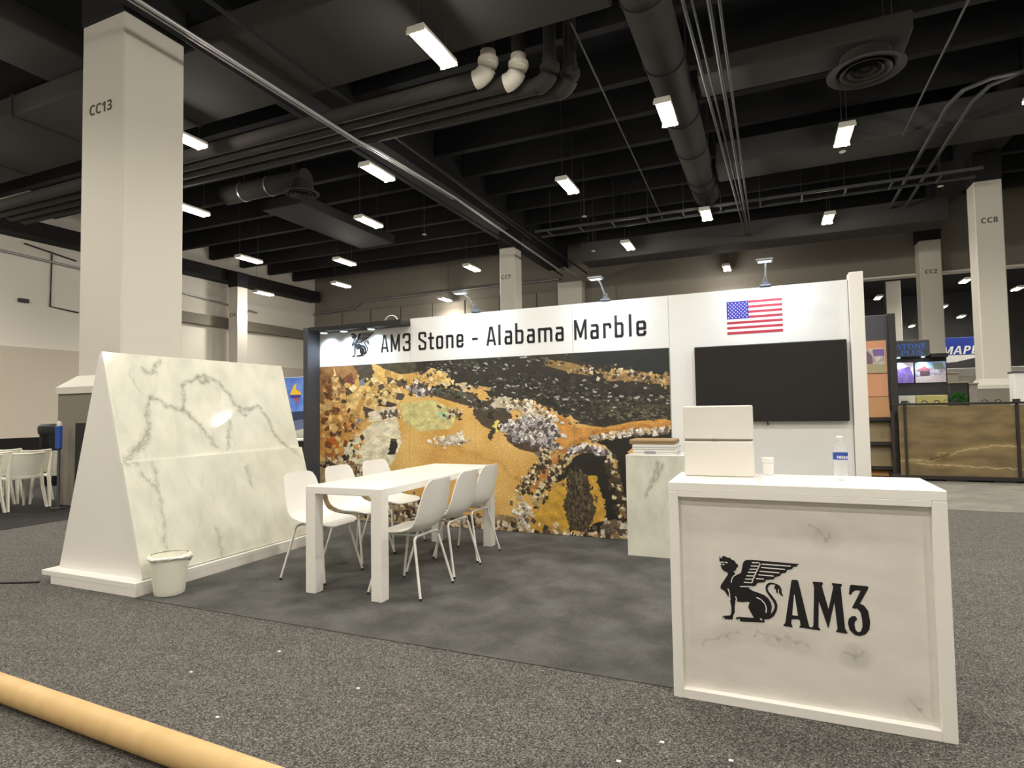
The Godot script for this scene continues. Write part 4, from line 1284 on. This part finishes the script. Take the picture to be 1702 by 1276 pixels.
	for k in 7:                                  # scraps of white paper on the aisle carpet
		var p: Vector3 = [Vector3(4.29, 0, 3.56), Vector3(4.03, 0, 3.53), Vector3(3.9, 0, 3.72), Vector3(1.67, 0, 3.77), Vector3(2.19, 0, 4.05), Vector3(1.9, 0, 3.4), Vector3(2.6, 0, 3.6)][k]
		O = p
		s = st()
		box(s, p + Vector3(-0.009, 0, -0.006), p + Vector3(0.008, 0.003, 0.006), 0.001)
		single(numbered("paper_scrap"), s, M.white, "tiny scrap of white paper lying on the speckled aisle carpet", "scrap", "paper scraps on the aisle carpet")

# ------------------------------------------------------------------ around the stand
func make_stack_chair() -> Node3D:
	var t := thing("plastic_chair", "white plastic chair", "chair", Vector3.ZERO, "rows of white plastic chairs beside the near column", true)
	# faces +z; the back legs run up into the sides of the bowed back
	var s := st()
	var A := []
	for j in 7:
		var v := j / 6.0
		var row := PackedVector3Array()
		for i in 9:
			var u := (i - 4) / 4.0
			row.append(Vector3(u * 0.205, 0.47 + 0.33 * v + 0.012 * u * u * v, -0.2 - 0.09 * v - 0.045 * (1.0 - u * u)))
		A.append(row)
	grid(s, A)
	var B := []
	for row in A:
		var r2 := PackedVector3Array()
		for p in row:
			r2.append(p + Vector3(0, 0, -0.008))
		B.append(r2)
	grid(s, B, true)
	obj("backrest", s, M.cream_plastic, t)
	for e in [0, 6]:
		s = st()
		var pts := []
		for p in A[e]:
			pts.append(p + Vector3(0, 0, -0.004))
		tube(s, pts, 0.011, 8)
		obj("back_rail", s, M.cream_plastic, t)
	s = st()
	A = []
	for j in 6:
		var v := j / 5.0
		var row := PackedVector3Array()
		for i in 7:
			var u := (i - 3) / 3.0
			row.append(Vector3(u * (0.2 + 0.02 * v), 0.45 + 0.012 * u * u - 0.01 * sin(v * PI), 0.22 - 0.43 * v))
		A.append(row)
	grid(s, A)
	var C := []
	for row in A:
		var r2 := PackedVector3Array()
		for p in row:
			r2.append(p + Vector3(0, -0.02, 0))
		C.append(r2)
	grid(s, C, true)
	for j in 5:
		quad(s, A[j][0], A[j + 1][0], C[j + 1][0], C[j][0], Vector3.LEFT)
		quad(s, A[j][6], A[j + 1][6], C[j + 1][6], C[j][6], Vector3.RIGHT)
	for i in 6:
		quad(s, A[0][i], A[0][i + 1], C[0][i + 1], C[0][i], Vector3.BACK)
		quad(s, A[5][i], A[5][i + 1], C[5][i + 1], C[5][i], Vector3.FORWARD)
	obj("seat", s, M.cream_plastic, t)
	for x in [-1.0, 1.0]:
		s = st()
		for k in 4:                                   # rear leg: widest at the seat, one curve up to the back's corner
			var P := [Vector3(x * 0.245, 0, -0.30), Vector3(x * 0.222, 0.3, -0.235), Vector3(x * 0.212, 0.47, -0.215), Vector3(x * 0.21, 0.64, -0.245), Vector3(x * 0.212, 0.81, -0.295)]
			var W := [0.019, 0.028, 0.032, 0.024, 0.014]
			var a: Vector3 = P[k]
			var b: Vector3 = P[k + 1]
			for q in [[1, 1, 1, -1], [1, -1, -1, -1], [-1, -1, -1, 1], [-1, 1, 1, 1]]:
				quad(s, a + Vector3(q[0] * 0.012, 0, q[1] * W[k]), b + Vector3(q[0] * 0.012, 0, q[1] * W[k + 1]), b + Vector3(q[2] * 0.012, 0, q[3] * W[k + 1]), a + Vector3(q[2] * 0.012, 0, q[3] * W[k]), Vector3(q[0] + q[2], 0, q[1] + q[3]))
		obj("leg", s, M.cream_plastic, t)
		s = st()
		tube(s, [Vector3(x * 0.225, 0, 0.24), Vector3(x * 0.2, 0.44, 0.2)], 0.018, 8, true, 0.026)
		obj("leg", s, M.cream_plastic, t)
	return t

func left_side() -> void:
	var c := make_stack_chair()
	var first := true
	var words := ["front row", "second row", "third row"]
	for r in 3:
		for k in 3:
			if r == 0 and k == 0:
				pass
			var p: Vector3 = Vector3(-5.74 - r * 0.78, 0.006, [1.36, 0.83, 0.30][k] + r * 0.02)
			var label: String = "white plastic chair, %s from the aisle, %s" % [words[r], ["cut off by the photo's edge", "middle of its row", "nearest the column"][k]]
			if first:
				c.position = p
				c.rotation.y = -PI / 2
				tag(c, label)
				first = false
			else:
				dup(c, p, -PI / 2, label)
	# bin and stand at the column's foot
	var b := Vector3(-8.5, 0.004, -1.2)
	var t := thing("trash_can", "tall black trash can behind the rows of white chairs", "trash can", b)
	var s := st()
	lathe(s, b, [Vector2(0.001, 0), Vector2(0.2, 0), Vector2(0.24, 1.1), Vector2(0.26, 1.11), Vector2(0.26, 1.16), Vector2(0.2, 1.2), Vector2(0.001, 1.16)], 24)
	obj("barrel", s, M.black, t)
	s = st()
	lathe(s, b, [Vector2(0.25, 1.0), Vector2(0.265, 1.04), Vector2(0.268, 1.12), Vector2(0.255, 1.17)], 24)
	obj("bag_rim", s, M.rubber, t)
	b = Vector3(-5.1, 0.005, 0.62)
	t = thing("sanitizer_stand", "slim stand with a blue panel at the near column's foot", "stand", b)
	s = st()
	lathe(s, b, [Vector2(0.001, 0), Vector2(0.1, 0), Vector2(0.1, 0.012), Vector2(0.02, 0.02), Vector2(0.018, 1.0), Vector2(0.001, 1.0)], 16)
	obj("pole", s, M.charcoal, t)
	s = st()
	box(s, b + Vector3(-0.05, 0.86, -0.02), b + Vector3(0.05, 1.2, 0.035), 0.01)
	obj("panel", s, M.blue, t)
	s = st()
	lathe(s, b + Vector3(0, 1.2, 0), [Vector2(0.035, 0), Vector2(0.03, 0.05), Vector2(0.012, 0.07), Vector2(0.001, 0.07)], 14)
	obj("pump_top", s, M.pipe_white, t)
	O = Vector3(-4.9, 0.2, 0.47)
	s = st()
	box(s, Vector3(-5.0, 0.1, 0.45), Vector3(-4.5, 1.24, 0.462), 0.003)
	single("access_panel", s, M.duct_band, "dark recessed panel low on the near column's base", "panel")
	# hanging banner of the neighbour behind the stand
	t = thing("banner_stand", "blue hanging banner with a yellow map shape behind the stand's left end", "banner", Vector3(-6.0, 0, -5))
	s = st()
	box(s, Vector3(-6.5, 0.72, -5.02), Vector3(-5.3, 2.2, -5.005), 0.002)
	obj("backing", s, M.white, t)
	s = st()
	face(s, Vector3(-6.34, 2.19, -5.0), Vector3(-5.55, 2.19, -5.0), Vector3(-5.55, 0.75, -5.0), Vector3(-6.34, 0.75, -5.0))
	obj("print", s, M.print_banner, t)
	for x in [-6.45, -5.35]:
		s = st()
		tube(s, [Vector3(x, 0, -5.03), Vector3(x, 2.3, -5.03)], 0.02, 8)
		obj("pole", s, M.wire, t)
	t = thing("white_cloth_table", "white-topped table under the blue banner", "table", Vector3(-5.9, 0, -4.6))
	s = st()
	box(s, Vector3(-6.6, 0.7, -4.9), Vector3(-5.3, 0.74, -4.3), 0.005)
	obj("tabletop", s, M.white, t)
	s = st()
	box(s, Vector3(-6.58, 0, -4.88), Vector3(-5.32, 0.7, -4.32), 0.005)
	obj("skirt", s, M.drape, t)
	t = thing("neighbour_wall", "pale low partition behind the blue banner with a dark header", "partition", Vector3(-7, 0, -7))
	s = st()
	box(s, Vector3(-9.5, 0, -7.1), Vector3(-4.5, 2.35, -7.0), 0.01)
	obj("panel", s, M.wall_paint, t)
	s = st()
	box(s, Vector3(-7.25, 2.05, -6.99), Vector3(-4.5, 2.34, -6.94), 0.01)
	obj("header", s, M.duct_band, t)

func right_side() -> void:
	# tile tower
	var t := thing("tile_tower", "tall dark display tower carrying a column of stone tiles", "display stand", Vector3(6.3, 0, -6.7))
	var s := st()
	box(s, Vector3(5.7, 0, -6.9), Vector3(6.5, 2.95, -6.62), 0.01)
	obj("frame", s, M.charcoal, t)
	s = st()
	box(s, Vector3(6.49, 0, -6.95), Vector3(6.6, 2.95, -6.5), 0.005)
	obj("side_board", s, M.dark_board, t)
	var ys := [2.48, 1.87, 1.45, 1.07, 0.63, 0.19, 0.02]
	for k in 6:
		s = st()
		var lean := 0.0 if k < 2 else 0.1
		var hi: float = ys[k] - (0.0 if k < 3 else 0.06)
		quad(s, Vector3(5.9, hi, -6.6), Vector3(6.46, hi, -6.6), Vector3(6.46, ys[k + 1] + 0.01, -6.6 + lean), Vector3(5.9, ys[k + 1] + 0.01, -6.6 + lean), Vector3.BACK)
		quad(s, Vector3(6.46, hi, -6.62), Vector3(6.46, hi, -6.6), Vector3(6.46, ys[k + 1] + 0.01, -6.6 + lean), Vector3(6.46, ys[k + 1] + 0.01, -6.62), Vector3.RIGHT)
		quad(s, Vector3(5.9, ys[k + 1] + 0.01, -6.62), Vector3(6.46, ys[k + 1] + 0.01, -6.62), Vector3(6.46, ys[k + 1] + 0.01, -6.6 + lean), Vector3(5.9, ys[k + 1] + 0.01, -6.6 + lean), Vector3.DOWN)
		quad(s, Vector3(5.9, hi, -6.62), Vector3(6.46, hi, -6.62), Vector3(6.46, hi, -6.6), Vector3(5.9, hi, -6.6), Vector3.UP)
		obj("stone_tile", s, [M.tile_peach, M.tile_peach, M.tile_tan, M.tile_olive, M.tile_olive, M.tile_tan][k], t)
		if k > 1:
			s = st()
			box(s, Vector3(5.88, ys[k + 1] - 0.05, -6.62), Vector3(6.48, ys[k + 1], -6.47), 0.003)
			obj("shelf_ledge", s, M.rack_steel, t)
	s = st()
	box(s, Vector3(6.05, 1.89, -6.6), Vector3(6.43, 2.33, -6.585), 0.002)
	obj("picture_board", s, M.white, t)
	s = st()
	face(s, Vector3(6.055, 2.325, -6.583), Vector3(6.425, 2.325, -6.583), Vector3(6.425, 1.895, -6.583), Vector3(6.055, 1.895, -6.583))
	obj("picture", s, M.print_villa, t)
	# dark wall with the shop sign and two pictures
	t = thing("sign_wall", "dark display wall reading STONE PLUS above two lit pictures", "display wall", Vector3(7.07, 0, -7.3))
	s = st()
	box(s, Vector3(6.62, 0, -7.35), Vector3(7.5, 2.24, -7.22), 0.01)
	obj("board", s, M.dark_board, t)
	s = st()
	box(s, Vector3(6.66, 2.19, -7.25), Vector3(7.235, 2.505, -7.14), 0.01)
	obj("sign_box", s, M.charcoal, t)
	s = st()
	box(s, Vector3(7.235, 2.16, -7.25), Vector3(7.5, 2.235, -7.1), 0.005)
	obj("canopy", s, M.black, t)
	lettering("sign_letters", "STONE", 0.095, Vector3(6.95, 2.385, -7.139), M.sign_letter, t, true, 1.05, 0.0, true)
	lettering("sign_letters", "PLUS", 0.095, Vector3(6.95, 2.265, -7.139), M.sign_letter, t, true, 1.05, 0.0, true)
	for a in [[6.69, 6.975, M.print_room], [7.0, 7.478, M.print_house]]:
		s = st()
		box(s, Vector3(a[0] - 0.008, 1.695, -7.22), Vector3(a[1] + 0.008, 2.1, -7.205), 0.003)
		var fr := obj("picture_frame", s, M.black, t)
		s = st()
		face(s, Vector3(a[0], 2.09, -7.203), Vector3(a[1], 2.09, -7.203), Vector3(a[1], 1.705, -7.203), Vector3(a[0], 1.705, -7.203))
		obj("picture", s, a[2], fr)
	for x in [6.73, 7.12]:
		s = st()
		lathe(s, Vector3(x, 2.175, -7.13), [Vector2(0.001, -0.004), Vector2(0.026, -0.004), Vector2(0.03, 0.01), Vector2(0.001, 0.012)], 14)
		obj("spot_lens", s, M.led_glow, t)
		spot(t, Vector3(x, 2.14, -7.12) - t.position, Vector3(x, 1.6, -7.2), 0.35, 60.0, 0.02)
	# yellow sample slabs
	for k in 2:
		var x0: float = [6.62, 6.95][k]
		var x1: float = [6.94, 7.43][k]
		O = Vector3((x0 + x1) / 2, 0, -6.9)
		s = st()
		box(s, Vector3(x0, 0.0, -7.02), Vector3(x1, 1.465, -6.96), 0.005)
		single(numbered("sample_slab"), s, M.marble_lower if k == 0 else M.slab_yellow, ["pale sample slab upright behind the slab rack, left of the yellow one", "yellow sample slab upright behind the slab rack, under the sign wall"][k], "stone slab")
	# rack with the big brown slab
	var z := -6.2
	t = thing("slab_rack", "black steel rack holding the big brown slab, with clamps along its top", "rack", Vector3(7.6, 0, z))
	for a in [[6.60, 6.635], [8.145, 8.185], [9.6, 9.64]]:
		s = st()
		box(s, Vector3(a[0], 0.08, z + 0.03), Vector3(a[1], 1.33, z + 0.07), 0.004)
		obj("upright", s, M.rack_steel, t)
		s = st()
		box(s, Vector3(a[0] - 0.02, 1.29, z + 0.0), Vector3(a[1] + 0.02, 1.37, z + 0.1), 0.008)
		obj("clamp_head", s, M.rack_steel, t)
	s = st()
	box(s, Vector3(6.45, 1.285, z - 0.05), Vector3(9.8, 1.325, z + 0.03), 0.004)
	obj("top_rail", s, M.rack_steel, t)
	s = st()
	box(s, Vector3(6.4, 0.03, z - 0.35), Vector3(9.9, 0.09, z + 0.12), 0.005)
	obj("base_beam", s, M.rack_steel, t)
	for x in [6.5, 7.15, 7.8, 8.6, 9.6]:
		s = st()
		box(s, Vector3(x, 0.005, z - 0.35), Vector3(x + 0.3, 0.04, z + 0.11), 0.004)
		obj("foot", s, M.rack_steel, t)
	for x in [6.62, 6.88, 7.06, 7.2, 7.32, 7.72, 7.9]:
		s = st()
		if x == 7.2:
			tube(s, [Vector3(x, 1.32, z), Vector3(x, 1.37, z), Vector3(x + 0.1, 1.37, z), Vector3(x + 0.1, 1.32, z)], 0.008, 6)
		else:
			tube(s, arc(Vector3(x + 0.04, 1.325, z), Vector3.RIGHT, Vector3.UP, 0.04, 0.0, PI, 8), 0.008, 6)
		obj("clamp_loop", s, M.rack_steel, t)
	for a in [[6.42, 6.47, -0.05], [6.5, 6.545, -0.2]]:
		s = st()
		box(s, Vector3(a[0], 0.08, z + a[2]), Vector3(a[1], 1.2, z + a[2] + 0.04), 0.004)
		obj("side_post", s, M.rack_steel, t)
	O = Vector3(7.5, 0.09, z)
	s = st()
	face(s, Vector3(6.53, 1.275, z + 0.025), Vector3(8.9, 1.275, z + 0.025), Vector3(8.9, 0.09, z + 0.025), Vector3(6.53, 0.09, z + 0.025))
	quad(s, Vector3(6.53, 1.275, z), Vector3(8.9, 1.275, z), Vector3(8.9, 1.275, z + 0.025), Vector3(6.53, 1.275, z + 0.025), Vector3.UP)
	quad(s, Vector3(6.53, 1.275, z), Vector3(6.53, 1.275, z + 0.025), Vector3(6.53, 0.09, z + 0.025), Vector3(6.53, 0.09, z), Vector3.LEFT)
	quad(s, Vector3(8.9, 1.275, z), Vector3(8.9, 1.275, z + 0.025), Vector3(8.9, 0.09, z + 0.025), Vector3(8.9, 0.09, z), Vector3.RIGHT)
	quad(s, Vector3(6.53, 1.275, z), Vector3(8.9, 1.275, z), Vector3(8.9, 0.09, z), Vector3(6.53, 0.09, z), Vector3.FORWARD)
	single("stone_slab", s, M.slab_brown, "big polished brown stone slab with a wavy cream vein in the rack", "stone slab")
	# things standing behind the rack
	O = Vector3(7.75, 0, -7.6)
	t = thing("potted_shrub", "small round green shrub behind the slab rack", "plant", Vector3(7.68, 0.005, -7.4))
	s = st()
	lathe(s, t.position, [Vector2(0.001, 0), Vector2(0.1, 0), Vector2(0.13, 1.18), Vector2(0.11, 1.18), Vector2(0.001, 1.15)], 16)
	obj("planter", s, M.charcoal, t)
	s = st()
	rng.seed = 44
	for k in 260:
		var d := Vector3(rng.randfn(), rng.randfn(), rng.randfn()).normalized()
		var p: Vector3 = t.position + Vector3(0, 1.33, 0) + d * rng.randf_range(0.08, 0.15)
		var u := d.cross(Vector3(rng.randfn(), rng.randfn(), rng.randfn())).normalized() * 0.022
		tri(s, p - u, p + u, p + d * 0.05 + Vector3(0, 0.02, 0), d)
		tri(s, p - u, p + u, p + d * 0.05 + Vector3(0, 0.02, 0), -d)
	obj("foliage", s, M.green, t).set_meta("kind", "stuff")
	for a in [[7.95, 8.25, 1.72, -9.0, M.dark_board, "dark slab standing upright behind the green shrub", "stone slab", "dark_slab"], [8.27, 8.42, 1.69, -9.0, M.panel_grey, "narrow grey cabinet between the dark slab and column CC8", "cabinet", "grey_cabinet"], [7.92, 8.25, 1.95, -9.6, M.column_base, "brown box shelf above the dark slab, left of column CC8", "box", "brown_box"], [9.02, 9.6, 1.9, -9.0, M.panel_white, "white display board at the photo's right edge", "board", "white_board"]]:
		O = Vector3((a[0] + a[1]) / 2, 0, a[3])
		t = thing(a[7], a[5], a[6], O)
		s = st()
		box(s, Vector3(a[0], 0, a[3] - 0.3), Vector3(a[1], a[2], a[3]), 0.01)
		obj("body", s, a[4], t)
		s = st()
		box(s, Vector3(a[0] - 0.015, a[2], a[3] - 0.32), Vector3(a[1] + 0.015, a[2] + 0.03, a[3] + 0.015), 0.005)
		obj("top_edge", s, M.column_base if a[7] != "white_board" else M.charcoal, t)
	# the next hall's stands
	for a in [[11.2, 15.5, 2.75, -24.5, "pale low wall of a stand in the next hall, below the blue sign"], [9.5, 22.0, 3.2, -34.0, "long pale stand wall far back in the next hall"]]:
		t = thing("far_stand", a[4], "display wall", Vector3(a[0], 0, a[3]))
		s = st()
		box(s, Vector3(a[0], 0, a[3] - 0.2), Vector3(a[1], a[2], a[3]), 0.01)
		obj("wall_panel", s, M.wall_paint, t)
		s = st()
		box(s, Vector3(a[0], a[2] - 0.35, a[3]), Vector3(a[1], a[2], a[3] + 0.06), 0.01)
		obj("header", s, M.panel_white, t)
	for a in [[11.0, 1.9, 1.2, -28.0, M.wall_paint, "small pale booth in the next hall, below the blue sign"], [12.9, 2.3, 1.2, -29.0, M.panel_grey, "grey booth tower in the next hall, just left of column CC8"], [15.6, 2.2, 2.2, -27.0, M.wall_paint, "pale booth in the next hall, right of column CC8"], [17.2, 1.6, 1.4, -23.5, M.panel_white, "low white booth in the next hall at the photo's right edge"]]:
		t = thing("far_booth", a[5], "booth", Vector3(a[0], 0, a[3]))
		s = st()
		box(s, Vector3(a[0], 0, a[3] - 0.8), Vector3(a[0] + a[2], a[1], a[3]), 0.02)
		obj("body", s, a[4], t)
		s = st()
		box(s, Vector3(a[0] - 0.05, a[1] - 0.3, a[3]), Vector3(a[0] + a[2] + 0.05, a[1] + 0.05, a[3] + 0.08), 0.02)
		obj("fascia", s, M.column_base, t)
		s = st()
		box(s, Vector3(a[0] + 0.2, 0.5, a[3]), Vector3(a[0] + a[2] * 0.6, a[1] - 0.5, a[3] + 0.03), 0.01)
		obj("display_panel", s, M.dark_board, t)
	t = thing("hanging_sign", "blue hanging sign with slanted white letters in the next hall", "sign", Vector3(12.6, 3.2, -26))
	s = st()
	box(s, Vector3(11.3, 3.42, -26.15), Vector3(13.25, 4.2, -26), 0.02)
	obj("blue_board", s, M.sign_blue, t)
	s = st()
	prism(s, PackedVector2Array([Vector2(11.3, 3.42), Vector2(13.25, 3.42), Vector2(13.25, 3.36), Vector2(12.9, 3.28), Vector2(12.2, 3.12), Vector2(11.3, 3.05)]), -26.14, -26.01)
	obj("white_board", s, M.sign_white, t)
	lettering("sign_letters", "MAPEI", 0.36, Vector3(12.42, 3.62, -25.99), M.sign_white, t, true, 1.0, 0.22)
	for x in [11.6, 13.0]:
		s = st()
		tube(s, [Vector3(x, 4.2, -26.07), Vector3(x, 9.6, -26.07)], 0.015, 5)
		obj("hanging_wire", s, M.wire, t)

# ------------------------------------------------------------------ scene
func _ready() -> void:
	var cam := Camera3D.new()
	cam.name = "camera"
	cam.fov = 65.867
	cam.far = 200.0
	cam.position = Vector3(4.463, 1.333, 5.977)
	cam.rotation = Vector3(0.04295, 0.40801, -0.01679)
	add_child(cam)
	cam.current = true
	var we := WorldEnvironment.new()
	we.name = "environment"
	var env := Environment.new()
	env.background_mode = Environment.BG_COLOR
	env.background_color = Color(0, 0, 0)
	env.tonemap_mode = Environment.TONE_MAPPER_LINEAR
	env.tonemap_exposure = 1.0
	env.sdfgi_enabled = true
	env.ssao_enabled = true
	env.ssil_enabled = true
	we.environment = env
	add_child(we)
	materials()
	mat("sign_letter", c8(52, 108, 206), 0.4)
	room()
	column("CC13", -5.28, 0.27, 1.0, 7.47, "thick near column marked CC13 behind the marble display", true, 6.07, 0.46)
	column("CC7", -4.78, -14.4, 0.64, 7.47, "column marked CC7 rising behind the stand's header", true, 6.35, 0.4)
	column("CC8", 9.92, -14.2, 0.64, 7.48, "column marked CC8 at the right, behind the slab rack", true, 6.35, 0.5)
	column("CC2", 9.9, -20.7, 0.7, 7.48, "column marked CC2 left of column CC8, at the hall's opening", true, 6.27, 0.5)
	column("CC6", -19.1, -14.5, 0.6, 7.4, "slim far-left column against the left wall", true, 6.05, 0.45)
	column("", 10.0, -28.4, 0.64, 7.4, "column of the next hall, directly behind the sign wall", true)
	column("", -4.65, -20.8, 1.2, 7.36, "broad pier on the back wall, right of column CC7", false)
	ceiling_work()
	lamps()
	stand_wall()
	marble_stand()
	bin()
	table()
	chairs()
	counters()
	left_side()
	right_side()
